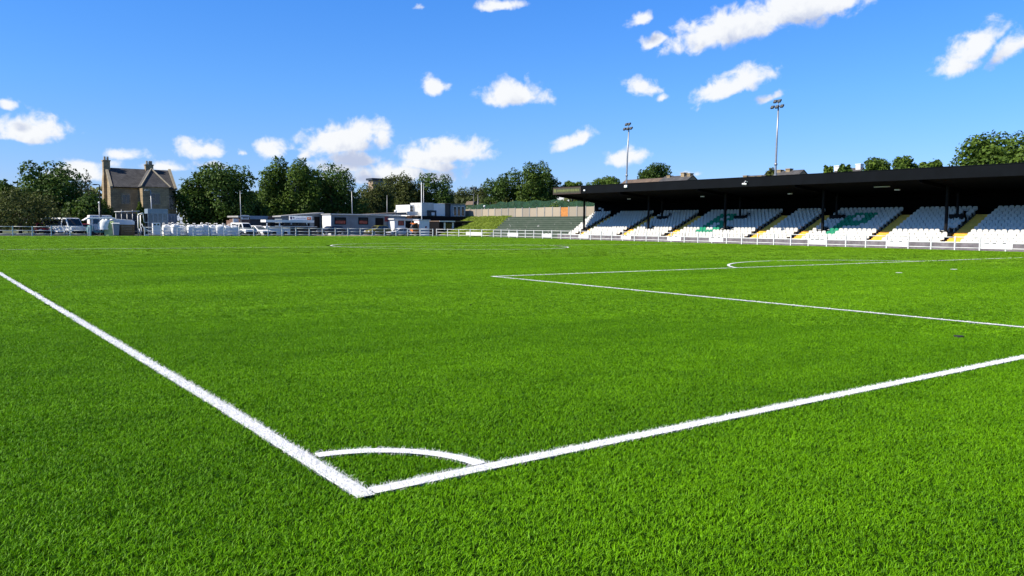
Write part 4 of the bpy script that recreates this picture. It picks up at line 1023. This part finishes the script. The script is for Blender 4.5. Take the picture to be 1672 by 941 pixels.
# brown flat roof of the shed between cabin and kiosk
Y = 117; o = (atY(622, 376, Y)[0], Y, 0); sh = thing('flat_roofed_shed', 'flat-roofed shed with a weathered brown roof behind the grey cabin', 'shed', o)
pbox('wall', 'greywall', (600, 662, 352, 378), Y+.6, 4, sh, o); 
x0, x1, _, zt = rect_at(596, 664, 346.5, 352, Y); m = MB(); m.prism([(x0, zt-.45), (x1, zt-.35), (x1, zt+.1), (x0+1, zt-.30)], 'y', Y, Y+5); m.build('roof', mat('brown_felt', (.20, .17, .15), .9), sh, o)
# kiosk
Y = 110; o = (atY(645, 380, Y)[0], Y, 0); ks = thing('kiosk', 'white refreshment kiosk with a black doorway and a red poster', 'kiosk', o)
pbox('wall', 'white', (644, 684, 358.5, 380), Y, 3, ks, o)
x0, x1, _, zt = rect_at(643, 685, 357.2, 359, Y); m = MB(); m.box(x0-.15, x1+.1, Y-.3, Y+3.2, zt-.15, zt+.02); m.build('roof', 'white_weathered', ks, o)
m = MB(); face_box(m, (650, 659.5, 360.5, 368.5), Y, .004); f = m.build('poster_frame', 'black', ks, o)
m = MB(); face_box(m, (651, 658.5, 361.2, 367.6), Y, .056, .008); m.build('poster', 'poster', f, o)
m = MB(); face_box(m, (662, 671, 360.8, 378), Y, .004); m.build('doorway', 'black', ks, o)
m = MB(); face_box(m, (672.5, 683, 361, 369), Y, .004); m.build('window', 'glass', ks, o)
# white hut with the red mark
Y = 105.5; o = (atY(684, 386, Y)[0], Y, 0); wh = thing('white_hut', 'tall narrow white hut with a small red mark on its front', 'hut', o)
pbox('wall', 'white', (684.5, 701, 360, 387.6), Y, 1.6, wh, o)
x0, x1, _, zt = rect_at(684, 701.5, 359, 361, Y); m = MB(); m.box(x0-.1, x1+.1, Y-.12, Y+1.7, zt-.1, zt+.02); m.build('roof', 'white_weathered', wh, o)
p = atY(695.5, 371, Y); m = MB(); m.tube([(p[0], Y-.02, p[2]), (p[0], Y-.003, p[2])], .16, 14); m.build('red_mark', 'maroon', wh, o)
m = MB(); face_box(m, (688, 700, 375.5, 377), Y, .004, .02); face_box(m, (688, 700, 380.5, 381.5), Y, .004, .02); m.build('shelf', 'galv', wh, o)
# black hut with white posts
Y = 111; o = (atY(718, 386, Y)[0], Y, 0); bh = thing('black_hut', 'long black hut with white posts and a wooden door', 'hut', o)
pbox('wall', 'black', (717, 772, 362.5, 386), Y, 4, bh, o)
x0, x1, _, zt = rect_at(717, 773, 361, 363, Y); m = MB(); m.box(x0-.1, x1+.2, Y-.5, Y+4.2, zt-.13, zt+.05); m.build('roof', 'brownroof', bh, o)
m = MB(); face_box(m, (717.5, 743, 360.6, 362.6), Y-.5, .004, .04); m.build('roof_trim', 'white', bh, o)
m = MB(); face_box(m, (724.5, 727, 363.5, 376), Y, .004, .08); face_box(m, (738, 740.5, 363.5, 376), Y, .004, .08); m.build('post', 'white', bh, o)
m = MB(); face_box(m, (754, 764, 365, 378), Y, .004); m.build('door', 'brownwood', bh, o)
m = MB(); face_box(m, (728, 737, 365, 375), Y, .004); m.build('window', 'dglass', bh, o)

# catering trailer with boards
Y = 107.5; o = (atY(434, 386, Y)[0], Y, 0); ct = thing('catering_trailer', 'white catering trailer with an open dark serving hatch and roof board', 'trailer', o)
pbox('body', 'white', (434, 474, 369.5, 384), Y, 2, ct, o); pbox('lower_body', 'darkcar', (474.2, 517, 371, 385), Y+.2, 1.8, ct, o)
pbox('roof_board', 'white', (434, 513, 359, 363.8), Y-.05, 2.1, ct, o)
pbox('hatch', 'black', (441, 506, 364, 369.2), Y+.5, 1.4, ct, o)
pbox('counter', 'white_weathered', (440, 518, 369.6, 371), Y-.5, .49, ct, o)
m = MB(); 
for x in (435, 455.5, 474.5, 500): face_box(m, (x, x+1.6, 364, 369.4), Y+.2, .004, .06)
m.build('hatch_post', 'white', ct, o)
q = random.Random(8); m = MB(); x = 462
while x < 500:
    w = q.uniform(1.0, 1.9); h = q.uniform(365, 367.2); face_box(m, (x, x+w, h, 369.4), Y-.2, .004, .15); x += w+q.uniform(.5, 1.3)
m.build('bottles', 'textblack', ct, o)
for px in (448, 466):
    p = atY(px, 384, Y); m = MB(); m.tube([(p[0], Y-.05, .3), (p[0], Y+.2, .3)], .3, 16); wq = m.build('wheel', 'rubber', ct, o)
# white sign with navy and orange marks on top
Y = 109; o = (atY(472, 360, Y)[0], Y, 0); ws_ = thing('sign_board', 'white sign with faint lettering and an orange square mark', 'sign', o)
x0, x1, zl, zt = rect_at(472, 509.5, 352.5, 360.5, Y); m = MB(); m.box(x0, x1, Y-.08, Y, zl, zt); m.build('panel', 'white', ws_, o)
m = MB(); m.box(x0+.3, x0+.36, Y+.002, Y+.08, 0, zl+.3); m.box(x1-.36, x1-.3, Y+.002, Y+.08, 0, zl+.3); m.build('post', 'galv', ws_, o)
m = MB(); face_box(m, (501, 507.5, 355, 359.4), Y, .083, .006); f = m.build('orange_mark', 'logo_orange', ws_, o)
m = MB(); face_box(m, (503, 505.5, 356.3, 357.4), Y, .090, .004); m.build('orange_mark_eye', 'white', f, o)
m = MB(); face_box(m, (473.5, 476.5, 354, 358.5), Y, .083, .006); face_box(m, (477.5, 480.5, 355, 357), Y, .083, .006); m.build('navy_mark', 'logo_navy', ws_, o)
m = MB(); q = random.Random(2); x = 483
while x < 499:
    w = q.uniform(.9, 1.7); face_box(m, (x, x+w, 355.6+q.uniform(0, .6), 358), Y, .083, .006); x += w+.5
m.build('lettering', 'textgrey', ws_, o)

# ------------------------------------------------------------------ yard clutter
def car(name, label, cat, x, y, rz, L, Wd, H, paint, kind='hatch', group=None):
    r = thing(name, label, cat, (x, y, 0), rz, group)
    # body runs along local x, nose at +x
    gh = .30 if kind != 'van' else .35; sill = H*.30
    belt = H*.60 if kind != 'van' else H*.52
    if kind == 'van': prof = [(-L/2, gh), (L/2-.05, gh), (L/2, gh+.25), (L/2-.08, belt*.92), (L/2-.55, belt), (L/2-1.0, H-.06), (L/2-1.25, H), (-L/2+.05, H), (-L/2, H-.15)]
    else: prof = [(-L/2+.05, gh), (L/2-.1, gh), (L/2, gh+.22), (L/2-.06, belt*.82), (L/2-.95, belt*.98), (L/2-1.65, H-.06), (L/2-2.0, H), (-L/2+.85, H), (-L/2+.25, belt*1.05), (-L/2, belt*.85)]
    V = []; n = len(prof)
    for s in (-1, 1):
        for (px, pz) in prof:
            ins = .13*max(0, (pz-belt)/(H-belt)) if pz > belt else 0
            V.append((px, s*(Wd/2-ins), pz))
    F = [tuple(range(n)), tuple(range(2*n-1, n-1, -1))]+[(i, i+n, (i+1) % n+n, (i+1) % n) for i in range(n)]
    m = MB(); m.add(V, F); m.build('body', paint, r, bevel=.05)
    # glazing
    m = MB()
    for s in (-1, 1):
        def sp(px, pz): return (px, s*(Wd/2-.13*max(0, (pz-belt)/(H-belt))+.006), pz)
        if kind == 'van': wins = [[(L/2-1.55, belt+.06), (L/2-.68, belt+.06), (L/2-1.08, H-.16), (L/2-1.55, H-.16)], [(-L/2+.4, belt+.1), (L/2-1.7, belt+.1), (L/2-1.7, H-.18), (-L/2+.4, H-.18)]]
        else: wins = [[(L/2-2.1, belt+.08), (L/2-1.2, belt+.06), (L/2-1.75, H-.10), (L/2-2.1, H-.08)], [(-L/2+.55, belt+.1), (L/2-2.2, belt+.08), (L/2-2.2, H-.08), (-L/2+.95, H-.08)]]
        for w in wins: m.add([sp(*q) for q in w], [(0, 1, 2, 3)])
    m.build('side_window', 'dglass', r)
    m = MB()
    if kind == 'van': a, b = (L/2-.58, belt+.06), (L/2-.97, H-.12)
    else: a, b = (L/2-1.02, belt*1.0+.05), (L/2-1.60, H-.10)
    m.add([(a[0]+.012, -Wd/2+.12, a[1]), (a[0]+.012, Wd/2-.12, a[1]), (b[0]+.012, Wd/2-.22, b[1]), (b[0]+.012, -Wd/2+.22, b[1])], [(0, 1, 2, 3)]); m.build('windscreen', 'dglass', r)
    for s in (-1, 1):
        m = MB(); m.box(L/2-.10, L/2+.012, s*Wd/2*.62-.16, s*Wd/2*.62+.16, belt*.62, belt*.62+.16); m.build('headlight', 'headlamp', r)
        m = MB(); m.box(-L/2-.012, -L/2+.06, s*Wd/2*.78-.1, s*Wd/2*.78+.1, belt*.62, belt*.62+.22); m.build('tail_light', 'redlamp', r)
    m = MB(); m.box(L/2-.08, L/2+.05, -Wd/2+.08, Wd/2-.08, gh-.02, gh+.18); m.build('bumper', 'rubber', r)
    for sx in (-1, 1):
        for s in (-1, 1):
            cx = sx*(L/2-.80); m = MB(); m.tube([(cx, s*(Wd/2-.2), .31), (cx, s*(Wd/2+.015), .31)], .31, 18); w = m.build('wheel', 'rubber', r)
            m = MB(); m.tube([(cx, s*(Wd/2+.016), .31), (cx, s*(Wd/2+.028), .31)], .19, 14); m.build('rim', 'galv', w)
    return r
def xat(px, Y): return atY(px, 375, Y)[0]
car('camper_van', 'white camper van with a raised roof parked facing the pitch', 'van', xat(107, 109.5), 111, -PI/2+.62, 5.0, 2.3, 2.15, 'white', 'van')
m = MB(); 
car('parked_car', 'maroon car half hidden left of the white camper van', 'car', xat(73, 111), 112.5, -PI/2, 4.1, 1.7, 1.5, 'maroon')
car('parked_car', 'maroon car half hidden right of the white camper van', 'car', xat(138, 111), 112.5, -PI/2, 4.1, 1.7, 1.45, 'maroon')
car('parked_car', 'white car nosing towards the fence right of the bulk bags', 'car', xat(424, 106), 107.2, -PI/2+.45, 4.1, 1.75, 1.38, 'white')
car('parked_car', 'charcoal car parked in front of the grey cabin', 'car', xat(546, 108.5), 109.6, PI+.12, 4.3, 1.75, 1.42, 'darkcar')
car('parked_car', 'olive car standing by the grey cabin doorway', 'car', xat(622, 108.5), 109.5, PI+.1, 4.0, 1.75, 1.55, 'olive')
car('parked_car', 'silver car behind the fence in front of the kiosk', 'car', xat(655, 105.6), 106.2, PI-.05, 3.7, 1.7, 1.2, 'silver')
# timber board on the olive car's far side
# canopied buggy
def part_tube(nm, mt, parent, pts, r, n=8): m = MB(); m.tube(pts, r, n); return m.build(nm, mt, parent, smooth=True)
x = xat(162, 106); y = 106.5; bgy = thing('canopy_buggy', 'teal buggy under a white canopy roof by the gate post', 'buggy', (x, y, 0))
zt = atY(162, 354.5, y)[2]
m = MB(); m.prism([(-1.75, zt-.42), (-1.2, zt-.08), (1.3, zt+.02), (1.75, zt-.1), (1.75, zt-.22), (1.2, zt-.2), (-1.2, zt-.28), (-1.7, zt-.48)], 'y', -.8, .8); m.build('canopy', 'white', bgy, bevel=.04)
for sx in (-.75, .95):
    for sy in (-.6, .6): part_tube('canopy_post', 'white_weathered', bgy, [(sx, sy, .5), (sx, sy, zt-.2)], .05)
m = MB(); m.prism([(-1.2, .35), (1.2, .35), (1.25, .8), (.7, .95), (.6, .6), (-.5, .6), (-.6, 1.15), (-1.05, 1.3), (-1.25, .9)], 'y', -.6, .6); m.build('body', 'tealplastic', bgy, bevel=.04)
for sx in (-.8, .8):
    for sy in (-.62, .62):
        m = MB(); m.tube([(sx, sy-.08, .27), (sx, sy+.08, .27)], .27, 16); m.build('wheel', 'rubber', bgy)
# caravan roof behind
car('caravan', 'white caravan roof showing behind the canopied buggy', 'caravan', xat(172, 112), 113, 0, 3.6, 2.0, 2.55, 'white', 'van')
# white and green sheeted pile
x = xat(176, 105.5); y = 105.6; pl = thing('sheeted_pile', 'pile under a crumpled white and green sheet beside the grey bin', 'sheeted pile', (x, y, 0))
def lump(nm, mt, parent, cx, cy, cz, rx, ry, rz, seed, flat=0):
    r = np.random.default_rng(seed); m = MB(); nu, nv = 18, 10; V = []; F = []
    for j in range(nv+1):
        th = PI/2*j/nv
        for i in range(nu):
            ph = 2*PI*i/nu; k = 1+.10*math.sin(3*ph+seed)+.07*math.sin(7*ph+2*j)+r.uniform(-.04, .04)
            V.append((cx+rx*k*math.cos(ph)*math.cos(th)**.6, cy+ry*k*math.sin(ph)*math.cos(th)**.6, cz+rz*(math.sin(th)**.8)*(1+.06*math.sin(5*ph+seed))))
    for j in range(nv):
        for i in range(nu): F.append((j*nu+i, j*nu+(i+1) % nu, (j+1)*nu+(i+1) % nu, (j+1)*nu+i))
    m.add(V, F); return m.build(nm, mt, parent, smooth=True)
lump('green_sheet', 'tarp', pl, .35, 0, 0, .7, .6, 1.7, 4); lump('white_sheet', 'white', pl, -.25, .15, .75, .85, .6, 1.25, 7)
# grey bin, brown crate, white flatbed
def wheelie_bin(x, y, label):
    r = thing('wheelie_bin', label, 'bin', (x, y, 0)); m = MB()
    m.add([(-.30, -.30, .06), (.30, -.30, .06), (.30, .34, .06), (-.30, .34, .06), (-.38, -.40, 1.45), (.38, -.40, 1.45), (.38, .40, 1.45), (-.38, .40, 1.45)], [(0, 3, 2, 1), (0, 1, 5, 4), (1, 2, 6, 5), (2, 3, 7, 6), (3, 0, 4, 7), (4, 5, 6, 7)]); m.build('body', 'bingrey', r, bevel=.03)
    m = MB(); m.prism([(-.45, 1.452), (.42, 1.452), (.42, 1.50), (0, 1.58), (-.43, 1.52)], 'x', -.42, .42); m.build('lid', 'white_weathered', r)
    for s in (-.3, .3): m = MB(); m.tube([(s-.04, .36, .11), (s+.04, .36, .11)], .11, 12); m.build('wheel', 'rubber', r)
wheelie_bin(xat(189, 105), 105, 'grey bin between the sheeted pile and the brown crate')
x = xat(207, 105.3); y = 105.3; cr_ = thing('wooden_crate', 'brown wooden crate standing by the rail gap', 'crate', (x, y, 0))
m = MB()
for k in range(6): m.box(-.78, .78, -.5, -.47, .12+k*.21, .31+k*.21); m.box(-.78, .78, .47, .5, .12+k*.21, .31+k*.21); m.box(-.81, -.785, -.46, .46, .12+k*.21, .31+k*.21); m.box(.785, .81, -.46, .46, .12+k*.21, .31+k*.21)
m.build('slatted_side', 'brownwood', cr_)
m = MB()
for sx in (-.75, .75):
    for sy in (-.45, .45): m.box(sx-.05, sx+.05, sy-.018 if sy > 0 else sy-.019, sy+.019, .02, 1.37)
m.box(-.74, .74, -.44, .44, .05, .11); m.build('frame', 'brownwood', cr_)
x = xat(198, 107.5); y = 107.8; ft = thing('boat_trailer', 'white covered trailer behind the bin and the brown crate', 'trailer', (x, y, 0))
zt = atY(198, 357.5, y)[2]
m = MB(); m.prism([(-1.5, zt-.75), (1.45, zt-.75), (1.5, zt-.35), (1.2, zt-.15), (-.9, zt), (-1.45, zt-.3)], 'y', -.9, .9); m.build('cover', 'white', ft, bevel=.05)
m = MB(); m.box(-1.4, 1.4, -.8, .8, .5, zt-.755); m.build('bed', 'white_weathered', ft)
m = MB(); m.tube([(1.4, 0, .55), (2.3, 0, .5)], .05, 6); m.build('drawbar', 'galv', ft)
for s in (-.9, .9): m = MB(); m.tube([(0, s-.1, .3), (0, s+.1, .3)], .3, 16); m.build('wheel', 'rubber', ft)
# portable goal frame
def goal(label, px0, px1, pyt, Y, flip):
    x0, x1 = xat(px0, Y), xat(px1, Y); zt = atY(px0, pyt, Y)[2]; r = thing('portable_goal', label, 'goal', (x0, Y, 0)); w = x1-x0
    part_tube('post', 'white', r, [(0, 0, .03), (0, 0, zt-.25), (.12, 0, zt-.06), (.35, 0, zt), (w*.8, 0, zt+.1)], .055)
    part_tube('post', 'white', r, [(w, 2.2, .03), (w, 2.2, zt-.2), (w+.2, 2.2, zt)], .055)
    part_tube('stay', 'white', r, [(w*.8, 0, zt+.1), (w*1.05, .3, zt-1.1), (w*1.8, .3, zt-1.05)], .04)
    part_tube('base_bar', 'white', r, [(.3, -.2, 1.1), (.4, -.1, .5), (w*.9, -.1, .08), (w*1.6, 0, .06)], .05)
    part_tube('crossbar', 'white', r, [(.35, 0, zt), (w+.2, 2.2, zt)], .055)
    return r
goal('white tubular goal frame stored by the dugout', 225.5, 236, 349, 105.2, 0)
x = xat(240, 104.6); r = thing('line_barrow', 'white tube-framed barrow with curved runners beside the goal frame', 'barrow', (x, 104.6, 0))
part_tube('frame', 'white', r, [(-.6, 0, 1.5), (-.4, 0, 1.0), (.4, 0, .5), (.8, 0, .1)], .05); part_tube('frame', 'white', r, [(-.9, 0, .9), (-.8, .0, .4), (-.4, 0, .05), (.2, 0, .05)], .05)
part_tube('axle', 'black', r, [(-.4, -.3, .25), (-.4, .3, .25)], .06); m = MB(); m.tube([(-.42, -.06, .27), (-.42, .06, .27)], .27, 16); m.build('wheel', 'rubber', r)
# scaffold rails
x0, x1 = xat(190, 110), xat(226, 110); zt = atY(208, 346.5, 110)[2]; r = thing('barrier_frame', 'galvanised scaffold rail frame behind the white trailer', 'frame', (x0, 110, 0))
for k in range(5): part_tube('upright', 'galv', r, [((x1-x0)*k/4, 0, 0), ((x1-x0)*k/4, 0, zt+(.3 if k in (1, 3) else 0))], .045)
part_tube('rail', 'white_weathered', r, [(-.2, 0, zt), (x1-x0+.2, 0, zt+.15)], .05); part_tube('rail', 'galv', r, [(-.1, 0, zt-1.1), (x1-x0, 0, zt-1.1)], .04)
m = MB(); m.box(.1, x1-x0-.1, .15, .2, .1, zt-.2); m.build('dark_sheeting', 'navy', r)
# dugout
Y = 107; o = (xat(241, Y), Y, 0); dg = thing('dugout', 'blue-grey glazed dugout shelter with a flat roof', 'dugout', o)
x0, x1, zl, zt = rect_at(241, 275, 341, 386, Y)
m = MB(); m.box(x0, x1, Y, Y+1.8, zt-.62, zt); m.build('roof', 'bluegrey', dg, o, bevel=.02)
m = MB(); 
for k in range(5): xx = x0+.06+(x1-x0-.12)*k/4; m.box(xx-.05, xx+.05, Y+.02, Y+.1, .02, zt-.623)
m.box(x0+.02, x1-.02, Y+.03, Y+.09, .9, .98); m.build('frame', 'bluegrey', dg, o)
m = MB(); m.box(x0+.1, x1-.1, Y+.05, Y+.065, .15, zt-.63); m.build('glazing', mat('dugout_glass', (.13, .17, .21), .15, .2), dg, o)
m = MB(); m.box(x0+.05, x1-.05, Y+1.7, Y+1.78, .02, zt-.623); m.build('back_panel', 'navy', dg, o)
Y = 112; o = (xat(266, Y), Y, 0); gb = thing('storage_container', 'plain grey storage container behind the dugout', 'container', o)
x0, x1, zl, zt = rect_at(264, 290, 350, 386, Y); m = MB(); m.box(x0, x1, Y, Y+2.4, .1, zt); m.build('body', corrugated('container_grey', (.17, .19, .22), .22, 'X', .5, .03), gb, o)
m = MB(); m.box(x0+.1, x1-.1, Y+.1, Y+2.3, zt+.002, zt+.06); m.build('roof', 'roofgrey', gb, o)
m = MB(); 
for k in range(4): xx = x0+(x1-x0)*(.2+.2*k); m.tube([(xx, Y-.04, .2), (xx, Y-.04, zt-.1)], .025, 6)
m.build('lock_rod', 'galv', gb, o)
# white electrical box in front
x = xat(256, 105.4); r = thing('white_cabinet', 'white cabinet with two dark vents beside the first bulk bag', 'cabinet', (x, 105.4, 0))
zt = atY(256, 364, 105.4)[2]; m = MB(); m.box(-.45, .45, 0, .5, .1, zt); m.build('body', 'white', r, bevel=.02)
for s in (-.22, .2): m = MB(); m.box(s-.12, s+.12, -.02, -.003, zt-.32, zt-.14); m.build('vent', 'black', r)
# bulk bags
BG = 'white bulk bags lined up behind the fence'
def bag_mesh(seed):
    r = np.random.default_rng(seed); V = []; F = []; nu, rows = 28, [0, .08, .35, .75, 1.1, 1.4, 1.55, 1.66, 1.74, 1.78]
    pw = [.90, .98, 1.03, 1.06, 1.04, 1.0, .92, .74, .42, .05]
    for j, z in enumerate(rows):
        for i in range(nu):
            t = 2*PI*i/nu; c, s = math.cos(t), math.sin(t); e = .35 if j < 6 else .5+.12*(j-6)
            k = pw[j]*.5*(1+r.uniform(-.025, .025)+.03*math.sin(4*t+j*.7+seed))
            V.append((k*math.copysign(abs(c)**e, c), k*math.copysign(abs(s)**e, s), z*(1+r.uniform(-.008, .008))))
    for j in range(len(rows)-1):
        for i in range(nu): F.append((j*nu+i, j*nu+(i+1) % nu, (j+1)*nu+(i+1) % nu, (j+1)*nu+i))
    m = MB(); m.add(V, F); return m
bags = []
for sdx in range(3):
    r = thing('bulk_bag', 'white woven bulk bag', 'bulk bag', (0, 0, 0), group=BG); bag_mesh(sdx+3).build('sack', 'bag', r, smooth=True)
    for sx in (-.4, .4): part_tube('lifting_loop', 'bag', r, [(sx, -.38, 1.5), (sx*.9, -.30, 1.84), (sx*.85, .30, 1.84), (sx, .38, 1.5)], .035, 6)
    m = MB(); 
    for k in range(3): m.box(-.5, .5, -.45+k*.38, -.35+k*.38, 0.0, .1)
    m.box(-.52, .52, -.5, .5, .102, .13); m.build('pallet', 'brownwood', r)
    r.children[0].location = (0, 0, .13); r.children[1].location = (0, 0, .13); r.children[2].location = (0, 0, .13)
    bags.append(r)
words = ['first', 'second', 'third', 'fourth', 'fifth', 'sixth', 'seventh', 'eighth', 'ninth', 'tenth', 'eleventh']
for k, px in enumerate([274, 286, 298, 312, 323.5, 335, 349, 359.5, 370, 383]):
    b = bags[k] if k < 3 else copy_tree(bags[k % 3]); rr = random.Random(k)
    b.location = (xat(px, 105.6), 105.6+rr.uniform(-.2, .7), 0); b.rotation_euler = (0, 0, rr.uniform(-.2, .2)); b.scale = (1, 1, rr.uniform(.77, .88))
    b['label'] = f'white woven bulk bag, {words[k]} in the row counted from the dugout' if k < 9 else 'white woven bulk bag ending the row next to the white pickup'
car('white_van', 'white pickup at the right end of the bulk bags', 'pickup', xat(399, 106), 106.8, -PI/2+.3, 3.6, 1.5, 1.75, 'white', 'van')
# orange mini digger
x = xat(678, 105.8); y = 106; dgr = thing('mini_digger', 'small orange digger with a raised bent arm by the white hut', 'digger', (x, y, 0))
m = MB(); m.prism([(-.7, .05), (.7, .05), (.85, .22), (.7, .42), (-.7, .42), (-.85, .22)], 'y', -.55, -.25); m.build('track', 'rubber', dgr)
m = MB(); m.prism([(-.7, .05), (.7, .05), (.85, .22), (.7, .42), (-.7, .42), (-.85, .22)], 'y', .25, .55); m.build('track', 'rubber', dgr)
m = MB(); m.box(-.6, .5, -.45, .45, .45, .95); m.build('body', 'orange', dgr, bevel=.05)
m = MB(); m.box(-.45, .3, -.4, .4, .955, 1.9); m.build('cab', 'dglass', dgr, bevel=.04)
m = MB(); m.box(-.5, .36, -.45, .45, 1.905, 1.98); m.build('cab_roof', 'orange', dgr)
part_tube('arm', 'orange', dgr, [(.45, -.2, .8), (.5, -.35, 1.6), (.1, -.45, 1.95), (-.7, -.5, 1.75)], .09); m = MB(); m.prism([(-.95, 1.3), (-.6, 1.25), (-.55, 1.7), (-.75, 1.75)], 'y', -.7, -.3); m.build('bucket', 'dpole', dgr)

# ------------------------------------------------------------------ poles and lamps
def street_lamp(label, pxb, pxt, pyt, Y, arm, matn, head='lantern', group=None, rad=.07):
    x = xat(pxb, Y); H = atY(pxt, pyt, Y)[2]; ar = xat(arm, Y)-x if arm is not None else 0
    r = thing('street_lamp', label, 'lamp post', (x, Y, 0), group=group); xt = xat(pxt, Y)-x
    part_tube('pole', matn, r, [(0, 0, 0), (xt*.5, 0, H*.5), (xt, 0, H)], [rad*1.3, rad, rad*.75])
    if arm is not None:
        part_tube('arm', matn, r, [(xt, 0, H-.02), (xt+(ar-xt)*.5, 0, H+.04), (ar, 0, H)], .045)
        m = MB(); m.prism([(ar-.35, H-.06), (ar+.15, H-.06), (ar+.15, H+.06), (ar-.2, H+.08)], 'y', -.14, .14); m.build('lamp_head', matn, r)
    return r
street_lamp('black lamp post with an angled head in front of the lit gable', 166, 164.5, 302, 108, 158, 'black')
m = None
street_lamp('grey lamp post with a short arm in front of the house', 249.5, 247.5, 311, 110, 241.5, 'galv')
street_lamp('slender grey pole against the large dark tree', 394, 393, 312, 112, None, 'galv', rad=.05)
street_lamp('pale lamp post with a short arm behind the grey cabin', 576, 574.5, 305.5, 118, 570, 'galv')
street_lamp('thin pale pole right of the grey-green rounded tree', 632, 632, 319, 120, None, 'galv', rad=.045)
street_lamp('taller white pole of the twin poles on the clubhouse', 689, 688, 298, 114.5, None, 'white', rad=.08)
street_lamp('thinner grey pole of the twin poles on the clubhouse', 692, 691.5, 299, 117, None, 'galv', rad=.06)
x = xat(646, 116); H = atY(646, 345, 116)[2]; r = thing('globe_lamp', 'small white lamp on a short pole above the shed roof', 'lamp', (x, 116, 0))
part_tube('pole', 'dpole', r, [(0, 0, 0), (0, 0, H-.3)], .05); m = MB(); m.tube([(0, 0, H-.29), (0, 0, H-.1), (0, 0, H+.12), (0, 0, H+.2)], [.1, .22, .22, .08], 10); m.build('globe', 'white', r, smooth=True)
x = xat(165, 109); r = thing('globe_lamp', 'small white globe lamp on a pole beside the black lamp post', 'lamp', (xat(163, 109.5), 109.5, 0)); H = atY(163, 331, 109.5)[2]
part_tube('pole', 'galv', r, [(0, 0, 0), (0, 0, H-.15)], .05); m = MB(); m.tube([(0, 0, H-.16), (0, 0, H-.05), (0, 0, H+.06), (0, 0, H+.12)], [.06, .13, .13, .05], 10); m.build('globe', 'white', r, smooth=True)
x = xat(773, 130); H = atY(773, 309, 130)[2]; r = thing('floodlight_mast', 'slim distant floodlight with two dark heads over the netting', 'floodlight', (x, 130, 0))
part_tube('pole', 'dpole', r, [(0, 0, 0), (0, 0, H)], [.12, .06])
m = MB(); m.tube([(-.55, 0, H-.1), (.5, 0, H-.1)], .045, 6); m.build('crossarm', 'dpole', r)
for s in (-.55, .45): m = MB(); m.prism([(s-.35, H-.1), (s+.2, H-.05), (s+.15, H+.3), (s-.25, H+.35)], 'y', -.2, .2); m.build('lamp_head', 'dpole', r)
street_lamp('thin pale pole right of the two-headed floodlight', 780, 780, 318, 128, None, 'galv', rad=.05)
x, = (atX(791, 345, 80)[1],); H = atX(791, 337, 80)[2]; r = thing('globe_lamp', 'small white lamp standing above the panel fence', 'lamp', (80, x, 0))
part_tube('pole', 'galv', r, [(0, 0, 0), (0, 0, H-.2)], .05); m = MB(); m.tube([(0, 0, H-.21), (0, 0, H-.1), (0, 0, H+.1), (0, 0, H+.16)], [.08, .2, .2, .06], 10); m.build('globe', 'white', r, smooth=True)
